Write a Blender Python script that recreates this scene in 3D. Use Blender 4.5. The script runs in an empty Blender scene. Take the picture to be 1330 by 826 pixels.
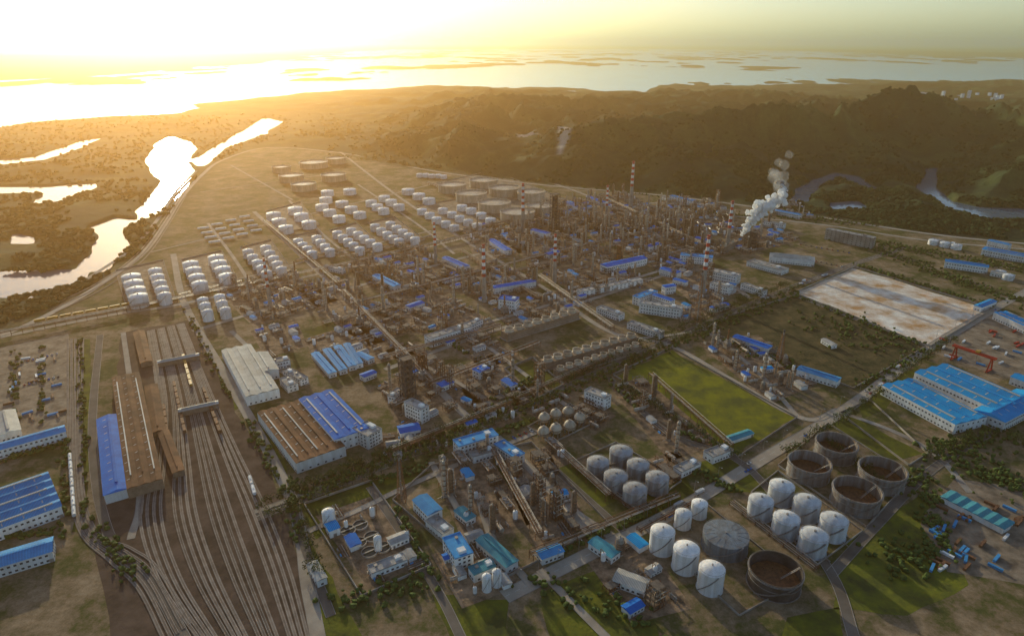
import bpy, math, random
import numpy as np
from mathutils import Vector, noise, Matrix
R=random.Random(11)
F=867.0; TH=math.radians(22.4); CAM=350.0
sT,cT=math.sin(TH),math.cos(TH)
scn=bpy.context.scene; COL=scn.collection
def G(px,py,z=0.0):
    dx=(px-665)/F; dy=(py-413)/F
    t=(CAM-z)/(sT+dy*cT)
    return Vector((t*dx,t*(cT-dy*sT),z))
def mpp(px,py): return CAM/(sT+(py-413)/F*cT)/F
def PX(v):
    zc=v.y*cT+(CAM-v.z)*sT
    return 665+F*v.x/zc
# ---------------------------------------------------------------- materials
def mat(name,c,c2=None,sc=.08,rough=.85,metal=0.,rib=0.,ribax='X',rnd=.2,bump=0.,spec=.3,streak=0):
    m=bpy.data.materials.new(name); m.use_nodes=True; n=m.node_tree.nodes; l=m.node_tree.links
    b=n['Principled BSDF']; b.inputs['Roughness'].default_value=rough; b.inputs['Metallic'].default_value=metal; b.inputs['Specular IOR Level'].default_value=spec
    c2=c2 or tuple(x*.55 for x in c)
    tc=n.new('ShaderNodeTexCoord'); nz=n.new('ShaderNodeTexNoise'); nz.inputs['Scale'].default_value=sc; nz.inputs['Detail'].default_value=6; nz.inputs['Roughness'].default_value=.65
    if streak:
        mp=n.new('ShaderNodeMapping'); mp.inputs['Scale'].default_value=(1,1,.12); l.new(tc.outputs['Object'],mp.inputs[0]); l.new(mp.outputs[0],nz.inputs['Vector'])
    else: l.new(tc.outputs['Object'],nz.inputs['Vector'])
    rp=n.new('ShaderNodeValToRGB'); rp.color_ramp.elements[0].position=.36; rp.color_ramp.elements[1].position=.64
    rp.color_ramp.elements[0].color=(*c2,1); rp.color_ramp.elements[1].color=(*c,1)
    l.new(nz.outputs['Fac'],rp.inputs['Fac']); out=rp.outputs['Color']
    if rib:
        wv=n.new('ShaderNodeTexWave'); wv.bands_direction=ribax; wv.inputs['Scale'].default_value=rib; wv.inputs['Distortion'].default_value=0
        l.new(tc.outputs['Object'],wv.inputs['Vector'])
        mr=n.new('ShaderNodeMapRange'); mr.inputs[3].default_value=.6; mr.inputs[4].default_value=1.1
        l.new(wv.outputs['Fac'],mr.inputs[0])
        mx=n.new('ShaderNodeMix'); mx.data_type='RGBA'; mx.blend_type='MULTIPLY'; mx.inputs[0].default_value=1
        l.new(out,mx.inputs[6]); l.new(mr.outputs[0],mx.inputs[7]); out=mx.outputs[2]
    if rnd:
        oi=n.new('ShaderNodeObjectInfo'); mr=n.new('ShaderNodeMapRange'); mr.inputs[3].default_value=1-rnd; mr.inputs[4].default_value=1+rnd*.4
        l.new(oi.outputs['Random'],mr.inputs[0])
        hs=n.new('ShaderNodeHueSaturation'); l.new(out,hs.inputs['Color']); l.new(mr.outputs[0],hs.inputs['Value']); out=hs.outputs[0]
    l.new(out,b.inputs['Base Color'])
    if bump:
        n2=n.new('ShaderNodeTexNoise'); n2.inputs['Scale'].default_value=sc*6; n2.inputs['Detail'].default_value=5
        l.new(tc.outputs['Object'],n2.inputs['Vector'])
        bp=n.new('ShaderNodeBump'); bp.inputs['Distance'].default_value=bump; l.new(n2.outputs['Fac'],bp.inputs['Height']); l.new(bp.outputs[0],b.inputs['Normal'])
    return m
M={}
M['white']=mat('white_paint',(.88,.87,.86),(.68,.65,.61),.25,.6,streak=1)
M['grey']=mat('grey_tank_paint',(.38,.4,.42),(.22,.2,.19),.2,.7,streak=1)
M['ogrey']=mat('rust_streaked_tank_paint',(.3,.29,.28),(.17,.12,.09),.25,.75,streak=1)
M['slate']=mat('slate_tank_paint',(.2,.24,.27),(.13,.13,.13),.2,.7,streak=1)
M['tan']=mat('tan_tank_paint',(.62,.52,.4),(.42,.33,.23),.2,.65,streak=1)
M['lgrey']=mat('light_grey_paint',(.68,.7,.72),(.44,.44,.44),.2,.6,streak=1)
M['dark']=mat('dark_tank_steel',(.12,.10,.09),(.05,.045,.04),.1,.8)
M['rust']=mat('rusty_steel',(.27,.125,.055),(.12,.06,.035),.3,.8,.1)
M['brown']=mat('brown_steel',(.28,.18,.11),(.14,.09,.06),.3,.75,.1)
M['steel']=mat('grey_steel',(.4,.37,.34),(.23,.2,.17),.3,.6,.2)
M['silver']=mat('insulation_cladding',(.58,.53,.46),(.34,.27,.21),.3,.5,.3)
M['deck']=mat('deck_grating',(.22,.18,.14),(.12,.095,.075),.5,.9)
M['conc']=mat('concrete',(.4,.36,.31),(.23,.19,.16),.06,.9)
M['wall']=mat('rendered_wall',(.86,.86,.85),(.66,.64,.6),.2,.85,streak=1)
M['brick']=mat('brick_wall',(.36,.25,.17),(.21,.15,.1),.2,.9)
M['blue']=mat('blue_roof_sheet',(.01,.24,.8),(.008,.16,.6),.09,.75,0,.35,spec=.08)
M['lblue']=mat('light_blue_roof_sheet',(.08,.42,.8),(.06,.3,.62),.09,.75,0,.35,spec=.08)
M['sky']=mat('bright_blue_roof_sheet',(.01,.42,.86),(.01,.3,.68),.05,.75,0,.25,spec=.08)
M['teal']=mat('teal_roof_sheet',(.08,.42,.5),(.06,.29,.37),.1,.7,0,.3,spec=.15)
M['rroof']=mat('rust_roof_sheet',(.32,.16,.08),(.14,.075,.045),.06,.85,0,.25,spec=.1)
M['groof']=mat('grey_roof_sheet',(.68,.66,.6),(.45,.42,.37),.06,.7,0,.3,spec=.2)
M['froof']=mat('flat_roof_felt',(.5,.48,.45),(.27,.25,.23),.15,.9)
M['red']=mat('red_paint',(.6,.05,.025),(.42,.035,.02),.2,.6)
M['yellow']=mat('yellow_paint',(.6,.33,.05),(.4,.2,.04),.2,.6)
M['glass']=mat('window_glass',(.04,.06,.08),(.02,.03,.04),.3,.25)
M['asphalt']=mat('asphalt',(.2,.17,.14),(.12,.1,.08),.03,.95,rnd=0,spec=.1)
M['croad']=mat('concrete_road',(.46,.39,.31),(.3,.25,.2),.03,.95,rnd=0,spec=.1)
M['paint']=mat('road_paint',(.7,.68,.6),(.5,.48,.42),.5,.9,spec=.1)
M['pad']=mat('unit_hardstanding',(.4,.27,.17),(.1,.075,.05),.12,.95,rnd=.25,bump=.3,spec=.1)
M['gravel']=mat('rail_ballast',(.15,.105,.08),(.07,.052,.04),.05,.97,rnd=.1,bump=.3,spec=.05)
M['bed']=mat('track_bed',(.27,.22,.18),(.17,.135,.11),.1,.97,rnd=.4,spec=.05)
M['rail']=mat('rail_steel',(.5,.45,.4),(.36,.3,.25),.2,.7,.1,spec=.2)
M['grass']=mat('grass_field',(.23,.22,.02),(.09,.1,.028),.04,.95,rnd=.0,bump=.4,spec=.05)
M['lawn']=mat('grass_lawn',(.16,.165,.022),(.06,.07,.025),.06,.95,rnd=.35,bump=.4,spec=.05)
M['scrub']=mat('dark_scrub',(.14,.105,.05),(.033,.045,.022),.05,.97,rnd=.0,bump=1,spec=.05)
M['bare']=mat('bare_clay',(.9,.84,.74),(.5,.27,.11),.03,.95,rnd=0,bump=.5,spec=.05)
M['yard']=mat('yard_concrete',(.36,.28,.2),(.14,.11,.08),.08,.95,rnd=.15,spec=.1)
M['leaf']=mat('tree_leaves',(.085,.125,.028),(.03,.06,.018),.4,.85,rnd=.4,spec=.1)
M['wood']=mat('woodland_leaves',(.045,.075,.028),(.016,.034,.018),.01,.9,rnd=0,spec=.05)
M['bark']=mat('tree_bark',(.09,.065,.045),(.05,.035,.025),1,.9)
M['basin']=mat('basin_water',(.02,.03,.025),(.012,.02,.015),.2,.2)
# ---------------------------------------------------------------- mesh builder
class MB:
    def __init__(s): s.V=[];s.Fc=[];s.S=[]
    def add(s,vs,fs,sm=False):
        o=len(s.V); s.V+=[tuple(v) for v in vs]; s.Fc+=[tuple(i+o for i in f) for f in fs]; s.S+=[sm]*len(fs); return s
    def box(s,x,y,z,a,b,h,rz=0):
        c,d=math.cos(rz),math.sin(rz); vs=[]
        for k in (0,h):
            for i,j in ((-1,-1),(1,-1),(1,1),(-1,1)):
                u,v=i*a/2,j*b/2; vs.append((x+u*c-v*d,y+u*d+v*c,z+k))
        return s.add(vs,[(3,2,1,0),(4,5,6,7),(0,1,5,4),(1,2,6,5),(2,3,7,6),(3,0,4,7)])
    def cyl(s,x,y,z,r,h,n=16,r2=None,top=True,bot=False,inv=False):
        r2=r if r2 is None else r2; A=[(math.cos(6.28318531*i/n),math.sin(6.28318531*i/n)) for i in range(n)]
        vs=[(x+r*a,y+r*b,z) for a,b in A]+[(x+r2*a,y+r2*b,z+h) for a,b in A]
        fs=[(i,(i+1)%n,(i+1)%n+n,i+n) for i in range(n)]
        if inv: fs=[f[::-1] for f in fs]
        s.add(vs,fs,True)
        if top and r2>0: s.add([(x+r2*a,y+r2*b,z+h) for a,b in A],[tuple(range(n))])
        if bot: s.add([(x+r*a,y+r*b,z) for a,b in A],[tuple(range(n))[::-1]])
        return s
    def dome(s,x,y,z,r,h,n=16,k=4):
        vs=[];fs=[]
        for j in range(k):
            t=j/k*math.pi/2
            for i in range(n):
                a=6.28318531*i/n; vs.append((x+r*math.cos(t)*math.cos(a),y+r*math.cos(t)*math.sin(a),z+h*math.sin(t)))
        vs.append((x,y,z+h))
        for j in range(k-1):
            for i in range(n): fs.append((j*n+i,j*n+(i+1)%n,(j+1)*n+(i+1)%n,(j+1)*n+i))
        for i in range(n): fs.append(((k-1)*n+i,(k-1)*n+(i+1)%n,k*n))
        return s.add(vs,fs,True)
    def cap(s,x,y,z,r,h,n=32,k=4):
        vs=[];fs=[]
        for j in range(k):
            q=1-j/k
            for i in range(n):
                a=6.28318531*i/n; vs.append((x+r*q*math.cos(a),y+r*q*math.sin(a),z+h*(1-q*q)))
        vs.append((x,y,z+h))
        for j in range(k-1):
            for i in range(n): fs.append((j*n+i,j*n+(i+1)%n,(j+1)*n+(i+1)%n,(j+1)*n+i))
        for i in range(n): fs.append(((k-1)*n+i,(k-1)*n+(i+1)%n,k*n))
        return s.add(vs,fs,True)
    def ring(s,x,y,z,r1,r2,h,n=32):
        vs=[];fs=[]
        for r,zz in ((r1,z),(r2,z),(r2,z+h),(r1,z+h)):
            for i in range(n): a=6.28318531*i/n; vs.append((x+r*math.cos(a),y+r*math.sin(a),zz))
        for k in range(4):
            for i in range(n): fs.append((k*n+(i+1)%n,k*n+i,((k+1)%4)*n+i,((k+1)%4)*n+(i+1)%n))
        return s.add(vs,[f[::-1] for f in fs])
    def tube(s,p,q,r,n=6,sm=True,ends=True):
        p=Vector(p);q=Vector(q);d=(q-p).normalized(); up=Vector((0,0,1)) if abs(d.z)<.9 else Vector((1,0,0))
        a=d.cross(up).normalized(); b=a.cross(d)
        C=[(math.cos(6.28318531*(i+.5)/n),math.sin(6.28318531*(i+.5)/n)) for i in range(n)]
        vs=[c+(a*u+b*v)*r for c in (p,q) for u,v in C]
        s.add(vs,[(i,i+n,(i+1)%n+n,(i+1)%n) for i in range(n)],sm)
        if ends: s.add(vs[:n],[tuple(range(n))]); s.add(vs[n:],[tuple(range(n))[::-1]])
        return s
    def beam(s,p,q,w): return s.tube(p,q,w*.7,4,False)
    def mesh(s,name,m):
        me=bpy.data.meshes.new(name); me.from_pydata(s.V,[],s.Fc); me.polygons.foreach_set('use_smooth',s.S); me.materials.append(M[m] if isinstance(m,str) else m); me.update(); return me
    def obj(s,name,m,parent=None): return link(name,s.mesh(name,m),parent)
def link(name,me,parent=None,loc=None,rz=0):
    o=bpy.data.objects.new(name,me); COL.objects.link(o)
    if parent: o.parent=parent
    if loc is not None: o.location=loc
    if rz: o.rotation_euler=(0,0,rz)
    return o
def empty(name,loc,rz=0):
    o=bpy.data.objects.new(name,None); COL.objects.link(o); o.location=loc; o.rotation_euler=(0,0,rz); o.empty_display_size=2; return o
def struct(o): o['kind']='structure'; return o
def tag(o,label,cat,group=None):
    o['label']=label;o['category']=cat
    if group:o['group']=group
    return o
REG={}
ORD=['zeroth','first','second','third','fourth','fifth','sixth','seventh','eighth','ninth','tenth','eleventh','twelfth','thirteenth','fourteenth','fifteenth','sixteenth','seventeenth','eighteenth','nineteenth','twentieth']
def reg(o,base,zone,cat,group): REG.setdefault((base,zone),[]).append(o); o['category']=cat; o['group']=group
def finish_labels():
    for (b,z),L in REG.items():
        L.sort(key=lambda o:PX(o.location))
        for i,o in enumerate(L):
            if len(L)==1: o['label']=f'{b} {z}'
            else:
                k=i+1; w=ORD[k] if k<=20 else f'{k}th'
                o['label']=f'{b}, {w} from left {z}'
# ---------------------------------------------------------------- prototypes
PROT={}
def proto(key,name,parts): PROT[key]=(name,[(p[0],(p[1].mesh(p[0],p[2])),p[3] if len(p)>3 else None) for p in parts])
def spawn(key,loc,rz=0,s=1.):
    name,parts=PROT[key]; e=empty(name,loc,rz); e.scale=(s,s,s) if not isinstance(s,tuple) else s; obs=[]
    for n,me,pi in parts: obs.append(link(n,me,e if pi is None else obs[pi]))
    return e
def spiral(r,h,n=40,turn=1.6,a0=3.6):
    b=MB(); 
    for i in range(n):
        a=a0+turn*i/n; b.box((r+.7)*math.cos(a),(r+.7)*math.sin(a),h*i/n,1.3,.8,.25,a)
        if i%3==0: b.box((r+1.3)*math.cos(a),(r+1.3)*math.sin(a),h*i/n,.1,.1,1.2,a)
    return b
def rail(r,z,n=40):
    b=MB(); b.ring(0,0,z+1,r-.08,r+.08,.12,n)
    for i in range(n//2): a=12.5663706*i/n; b.box(r*math.cos(a),r*math.sin(a),z,.12,.12,1.05)
    return b
def tank_proto(key,shellm,roofm,r,h,dome,name='storage_tank'):
    sh=MB().cyl(0,0,0,r,h,40,top=False)
    for k in (.33,.66,.985): sh.ring(0,0,h*k-.15,r-.05,r+.18,.3,40)
    sh.ring(0,0,0,r-.05,r+.6,.3,40)
    rf=MB().cap(0,0,h+.02,r+.1,dome,40,5); 
    for i in range(16):
        a=math.pi*2*i/16; rf.beam((r*math.cos(a),r*math.sin(a),h+.1),(r*.5*math.cos(a),r*.5*math.sin(a),h+dome*.75+.1),.16)
    proto(key,name,[('shell',sh,shellm),('roof',rf,roofm),('spiral_stair',spiral(r,h),'steel'),('railing',rail(r-.1,h+.1),'steel'),('roof_vent',MB().cyl(0,0,h+dome-.1,1,1,10),'steel',1),('manhole',MB().tube((r-.2,0,1.6),(r+1.2,0,1.6),.7,8),'steel'),('inlet_pipe',MB().tube((r*.7,-r*.7,.8),(r*.7+3,-r*.7-4,.8),.35,6),'steel')])
tank_proto('white_tank','white','white',15,13,2.2)
tank_proto('grey_tank','lgrey','lgrey',10,13,2.6)
tank_proto('dull_tank','grey','grey',10,12,2.2)
tank_proto('flat_tank','slate','slate',20,12,1.0)
def float_proto(key,shellm,r,h,fz):
    sh=MB().cyl(0,0,0,r,h,56,top=False).cyl(0,0,0,r-.25,h,56,top=False,inv=True).ring(0,0,h-.1,r-.4,r+.15,.2,56)
    wg=MB().ring(0,0,h-1.3,r,r+1.1,.15,56).ring(0,0,h*.55,r,r+.4,.25,56).ring(0,0,0,r,r+.8,.3,56)
    fl=MB().cyl(0,0,fz-.6,r-.5,.6,56).ring(0,0,fz,r-3,r-.6,.7,56)
    for i in range(10): a=i*.628; fl.cyl((r*.62)*math.cos(a),(r*.62)*math.sin(a),fz,.5,1,8)
    lad=MB().beam((r-1,.6,h),(r*.25,.6,fz+.6),.3).beam((r-1,-.6,h),(r*.25,-.6,fz+.6),.3)
    for i in range(14): t=i/14; lad.box(r-1-(r*.75-1)*t,0,h+(fz+.6-h)*t,.3,1.2,.1)
    proto(key,'floating_roof_tank',[('shell',sh,shellm),('wind_girder',wg,'steel'),('floating_roof',fl,'rust' if key!='far_open_tank' else 'tan'),('rolling_ladder',lad,'steel'),('spiral_stair',spiral(r,h),'steel'),('railing',rail(r+.9,h-1.1),'steel')])
float_proto('open_tank','ogrey',19,15,4)
float_proto('far_open_tank','tan',28,15,12.5)
float_proto('dark_open_tank','dark',20,15,4)
sp=MB().dome(0,0,8,6,6,24,6); b2=MB().dome(0,0,0,6,6,24,6); sp.add([(x,y,8-z) for x,y,z in b2.V],[f[::-1] for f in b2.Fc],True)
lg=[]
for i in range(8): a=i*math.pi/4; lg.append(('leg',MB().cyl(5.6*math.cos(a),5.6*math.sin(a),0,.35,8,8),'steel'))
proto('sphere','spherical_tank',[('shell',sp,'tan')]+lg+[('platform',MB().ring(0,0,8,6.02,7,.15,24),'brown'),('stair',MB().beam((7,0,0),(6.5,4,8),.6),'brown'),('top_valve',MB().cyl(0,0,13.9,.8,1.3,8).ring(0,0,14,1,2,.15,12),'steel')])
def col_proto(key,r,h,m,seed):
    q=random.Random(seed); parts=[('shell',MB().cyl(0,0,3,r,h-3,18,r2=r*q.choice([1,.85]),top=False).dome(0,0,h,r*.9,r*.9,18),m),('skirt',MB().cyl(0,0,0,r*1.15,3,18),'conc')]
    for i in range(q.randint(4,6)):
        z=h*(.2+.15*i)
        if z<h: parts.append(('platform',MB().ring(0,0,z,r,r+1.3,.2,12).ring(0,0,z+1.1,r+1.2,r+1.3,.1,12),'brown'))
    parts.append(('ladder',MB().beam((r+.6,0,0),(r+.6,0,h),.5),'rust'))
    parts.append(('overhead_pipe',MB().tube((0,0,h+r*.8),(0,0,h+r+1.2),.4).tube((0,0,h+r+1),(-r-1,0,h+r+.6),.4).tube((-r-1,0,h+r+.8),(-r-1,0,1),.4).tube((-r-1,0,1.5),(-r-6,0,1.5),.4),'silver'))
    proto(key,'distillation_column',parts)
col_proto('column_a',1.6,36,'silver',1); col_proto('column_b',2.2,26,'brown',2); col_proto('column_c',1.1,24,'silver',3); col_proto('column_d',2.6,13,'steel',4)
def frame_proto(key,a,b,lv,h,seed,m='brown'):
    q=random.Random(seed); fr=MB(); nx,ny=max(2,int(a/5)),max(2,int(b/5))
    xs=[-a/2+a*i/nx for i in range(nx+1)]; ys=[-b/2+b*i/ny for i in range(ny+1)]
    for x in xs:
        for y in ys: fr.beam((x,y,0),(x,y,lv*h+(2 if q.random()<.3 else 0)),.45)
    for k in range(1,lv+1):
        for x in xs: fr.beam((x,ys[0],k*h),(x,ys[-1],k*h),.35)
        for y in ys: fr.beam((xs[0],y,k*h),(xs[-1],y,k*h),.35)
        fr.beam((xs[0],ys[0],(k-1)*h),(xs[1],ys[0],k*h),.25); fr.beam((xs[-1],ys[0],(k-1)*h),(xs[-2],ys[0],k*h),.25)
        fr.beam((xs[0],ys[0],(k-1)*h),(xs[0],ys[-1],k*h),.25)
    parts=[('framework',fr,m)]
    for k in range(1,lv+1):
        w=a*q.choice([1,.6,.75]); parts.append(('deck',MB().box((a-w)/2*q.choice([-1,1]),0,k*h+.3,w,b*.96,.15),'deck'))
    for k in range(lv):
        x=q.uniform(-a/4,a/4); z=k*h+.6; t=q.random()
        if t<.5: parts.append(('vessel',MB().tube((x-a/4,0,z+1.7),(x+a/4,0,z+1.7),1.4,12).box(x-a/6,0,z,.5,2,1).box(x+a/6,0,z,.5,2,1),'silver'))
        else: yy=q.uniform(-b/5,b/5); parts.append(('vessel',MB().cyl(x,yy,z,1.5,h*.8,12).dome(x,yy,z+h*.8,1.4,.8,12),q.choice(['silver','steel','white'])))
        parts.append(('pipe',MB().tube((-a/2,-b/2-.6,z+.8),(a/2,-b/2-.6,z+.8),.35).tube((x,-b/2-.6,z+.8),(x,-b/2-.6,z+h),.35),q.choice(['silver','rust'])))
    st=MB()
    for k in range(lv):
        s_=1 if k%2 else -1; st.beam((a/2+1,-2.5*s_,k*h),(a/2+1,2.5*s_,(k+1)*h),.7)
    parts.append(('stair',st,'rust')); proto(key,'steel_tower' if lv>3 else 'process_structure',parts)
frame_proto('frame_a',15,10,2,4.5,1); frame_proto('frame_b',10,9,4,4.6,2); frame_proto('frame_c',22,8,1,5,3,'rust'); frame_proto('frame_d',8,8,6,5,4,'rust'); frame_proto('frame_e',18,12,1,5,5,'steel')
proto('vessel','pressure_vessel',[('shell',MB().tube((-6,0,3.4),(6,0,3.4),1.9,18).tube((-6.8,0,3.4),(-6,0,3.4),1.5,18).tube((6,0,3.4),(6.8,0,3.4),1.5,18),'silver'),('saddle',MB().box(-3.5,0,0,.7,3,1.9),'conc'),('saddle',MB().box(3.5,0,0,.7,3,1.9),'conc'),('pipe',MB().tube((0,0,5),(0,0,7.5),.35).tube((0,0,7.3),(0,5,7.3),.35).tube((0,5,7.5),(0,5,0),.35),'rust')])
proto('bullet','pressure_vessel',[('shell',MB().tube((-11,0,3.4),(11,0,3.4),2.3,18).tube((-12,0,3.4),(-11,0,3.4),1.8,18).tube((11,0,3.4),(12,0,3.4),1.8,18),'white')]+[('saddle',MB().box(x,0,0,.8,3.4,1.6),'conc') for x in (-6,6)]+[('walkway',MB().box(0,0,5.9,20,.9,.15),'steel')])
fn=[('frame',MB(),'brown')]
for x in (-9,-3,3,9):
    for y in (-3.5,3.5): fn[0][1].beam((x,y,0),(x,y,7),.4)
fn[0][1].box(0,0,7,19,8,.9)
for x in (-6.5,0,6.5): fn.append(('fan_ring',MB().ring(x,0,7.9,2.3,2.7,1.1,16).cyl(x,0,7.95,2.3,.2,16),'steel'))
fn.append(('header_pipe',MB().tube((-10,-4.5,7.4),(10,-4.5,7.4),.5).tube((-10,4.5,7.4),(10,4.5,7.4),.5),'silver'))
proto('cooler','air_cooler',fn)
proto('furnace','process_furnace',[('casing',MB().box(0,0,2,9,7,9).box(0,0,11,5,4,4),'steel')]+[('leg',MB().box(x,y,0,.8,.8,2),'conc') for x in (-4,4) for y in (-3,3)]+[('stack',MB().cyl(0,0,15,1.2,15,14,r2=1.0).ring(0,0,27,1.1,2.1,.2,14),'rust'),('platform',MB().box(0,-4.2,8,9,1.4,.2).box(0,4.2,8,9,1.4,.2),'brown')])
proto('exchanger','heat_exchanger',[('shell',MB().tube((-4,0,1.8),(4,0,1.8),.9,12),'silver'),('shell',MB().tube((-4,0,4.1),(4,0,4.1),.9,12),'silver'),('support',MB().box(-2.5,0,0,.4,1.8,5.3),'conc'),('support',MB().box(2.5,0,0,.4,1.8,5.3),'conc'),('pipe',MB().tube((3.5,0,4.8),(3.5,0,6.5),.3).tube((3.5,0,6.4),(3.5,6,6.4),.3).tube((3.5,6,6.5),(3.5,6,0),.3),'rust')])
def shed_proto(key,roofm):
    w=MB().box(0,0,0,13,8,4.6); rf=MB().add([(-7,-4.6,4.6),(7,-4.6,4.6),(7,4.6,4.6),(-7,4.6,4.6),(-7,0,6),(7,0,6)],[(0,1,5,4),(2,3,4,5),(0,4,3),(1,2,5),(3,2,1,0)])
    proto(key,'pump_house',[('wall',w,'wall'),('roof',rf,roofm),('door',MB().box(-4.5,-4.03,0,1.4,.08,2.4),'steel')]+[('window',MB().box(x,-4.03,1.4,1.5,.08,1.3),'glass') for x in (-1.5,1.5,4.5)])
shed_proto('shed_blue','blue'); shed_proto('shed_grey','froof'); shed_proto('shed_sky','sky')
proto('drum','vertical_drum',[('shell',MB().cyl(0,0,2,2,6,18,top=False).dome(0,0,8,2,1.2,18),'white'),('base',MB().cyl(0,0,0,1.8,2,12),'conc'),('ladder',MB().beam((2.4,0,0),(2.4,0,9),.4),'steel'),('pipe',MB().tube((0,0,9),(0,0,10.5),.3).tube((0,0,10.3),(3.5,0,10.3),.3).tube((3.5,0,10.5),(3.5,0,0),.3),'rust')])
yp=[]
for k in range(5): yp.append(('pipe',MB().tube((-11,-3+k*1.4,1.1),(11,-3+k*1.4,1.1),.32,8),['rust','silver','brown','steel','rust'][k]))
proto('pipes','pipe_bundle',yp+[('sleeper',MB().box(x,0,0,.5,8,.75),'conc') for x in (-9,-3,3,9)]+[('pump',MB().tube((4,4.6,1),(7,4.6,1),.7,10).box(5.5,4.6,0,4,1.6,.4),'steel'),('pump',MB().tube((-6,4.6,1),(-3,4.6,1),.7,10).box(-4.5,4.6,0,4,1.6,.4),'lblue')])
KIND={'column_a':('tall silver distillation column with platforms','column'),'column_b':('thick brown distillation column with platforms','column'),'column_c':('slim silver distillation column with platforms','column'),'column_d':('squat grey steel column with platforms','column'),
'frame_a':('brown two-level steel process structure','structure'),'frame_b':('brown four-level steel tower','structure'),'frame_c':('long rusty one-level steel structure','structure'),'frame_d':('narrow six-level rusty steel tower','structure'),'frame_e':('wide grey one-level steel structure','structure'),
'vessel':('horizontal silver vessel on saddles','vessel'),'bullet':('white horizontal gas tank','vessel'),'cooler':('raised air cooler with three fans','cooler'),'furnace':('grey box furnace with rusty stack','furnace'),'exchanger':('stacked pair of silver exchangers','heat exchanger'),
'shed_blue':('small blue-roofed pump house','hut'),'shed_grey':('small grey-roofed pump house','hut'),'shed_sky':('small bright-blue-roofed pump house','hut'),'drum':('white upright drum','drum'),'pipes':('low pipe bundle with pumps','pipes')}
# ---------------------------------------------------------------- terrain
rs=np.random.RandomState(5); TAB=rs.rand(256,256)
def vn(x,y):
    xi=np.floor(x).astype(int); yi=np.floor(y).astype(int); fx=x-xi; fy=y-yi; fx=fx*fx*(3-2*fx); fy=fy*fy*(3-2*fy)
    a=TAB[xi&255,yi&255];b=TAB[(xi+1)&255,yi&255];c=TAB[xi&255,(yi+1)&255];d=TAB[(xi+1)&255,(yi+1)&255]
    return (a*(1-fx)+b*fx)*(1-fy)+(c*(1-fx)+d*fx)*fy
def fbm(x,y,o=4):
    s=0;a=.5;t=0
    for k in range(o): s=s+a*vn(x*(2**k)+17.3*k,y*(2**k)+9.1*k); t+=a; a*=.5
    return s/t
def ss(x,a,b): t=np.clip((x-a)/(b-a),0,1); return t*t*(3-2*t)
def poly(pts,z=0): return [tuple(G(p[0],p[1],z)[:2]) for p in pts]
def sdist(X,Y,P):
    d=np.full(X.shape,1e12); ins=np.zeros(X.shape,bool); n=len(P)
    for i in range(n):
        ax,ay=P[i];bx,by=P[(i+1)%n]; ex,ey=bx-ax,by-ay
        t=np.clip(((X-ax)*ex+(Y-ay)*ey)/(ex*ex+ey*ey+1e-9),0,1)
        d=np.minimum(d,(X-ax-ex*t)**2+(Y-ay-ey*t)**2)
        c=((ay>Y)!=(by>Y)); xx=ax+(Y-ay)*ex/(ey if abs(ey)>1e-9 else 1e-9); ins^=c&(X<xx)
    d=np.sqrt(d); return np.where(ins,-d,d)
PLANT=poly([(-300,470),(0,425),(75,398),(135,362),(190,325),(222,280),(250,240),(275,215),(320,192),(370,190),(440,198),(520,216),(700,238),(860,252),(1000,270),(1100,285),(1200,302),(1330,314),(1500,330),(1700,400),(2200,900),(-900,900)])
WAT=[[(-60,360),(0,360),(60,358),(100,352),(120,330),(130,310),(118,295),(150,283),(174,287),(160,300),(165,322),(140,345),(100,365),(60,380),(20,388),(-60,392)],
[(180,275),(200,257),(212,236),(194,212),(202,190),(222,178),(244,184),(252,195),(240,212),(250,224),(238,243),(222,260),(203,276),(185,284)],
[(252,208),(290,187),(345,154),(364,158),(345,173),(290,193),(262,216)],
[(-60,244),(60,243),(125,238),(122,244),(75,262),(45,266),(60,251),(-60,251)],
[(-60,214),(50,203),(110,183),(127,180),(110,190),(55,209),(-60,222)],
[(20,305),(44,310),(40,318),(18,318)],
[(1030,264),(1034,246),(1058,234),(1085,225),(1112,229),(1136,244),(1134,251),(1108,243),(1088,236),(1062,243),(1046,264)],
[(1078,264),(1112,262),(1124,269),(1118,274),(1085,273)],
[(1186,248),(1200,235),(1203,219),(1216,219),(1216,243),(1237,262),(1272,270),(1420,275),(1420,293),(1280,290),(1238,276),(1202,254)]]
LAKE=[(-900,172),(0,170),(60,162),(130,156),(200,152),(240,148),(270,136),(330,128),(400,121),(480,118),(560,112),(640,115),(700,120),(830,122),(850,112),(930,113),(1000,110),(1150,111),(1330,110),(2000,110),(2000,80),(1330,76),(1200,72),(1050,67),(850,64),(500,64.5),(400,73),(320,84),(200,92),(100,99),(0,104),(-900,107)]
WP=[poly(p,-4) for p in WAT]; LP=poly(LAKE,-4)
SC=[poly([(668,180),(700,188),(730,202),(724,210),(695,200),(672,193)]),poly([(722,202),(742,198),(740,214),(726,222)])]
PK_=[(690,205,66,300,150),(600,200,30,260,130),(520,192,24,260,130),(775,214,36,240,120),(865,208,42,280,150),(960,200,40,300,170),(1070,190,38,300,170),(1180,188,42,300,180),(1290,196,36,300,150)]
PK_=[(G(a,b).x,G(a,b).y,h,r1,r2) for a,b,h,r1,r2 in PK_]
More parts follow.
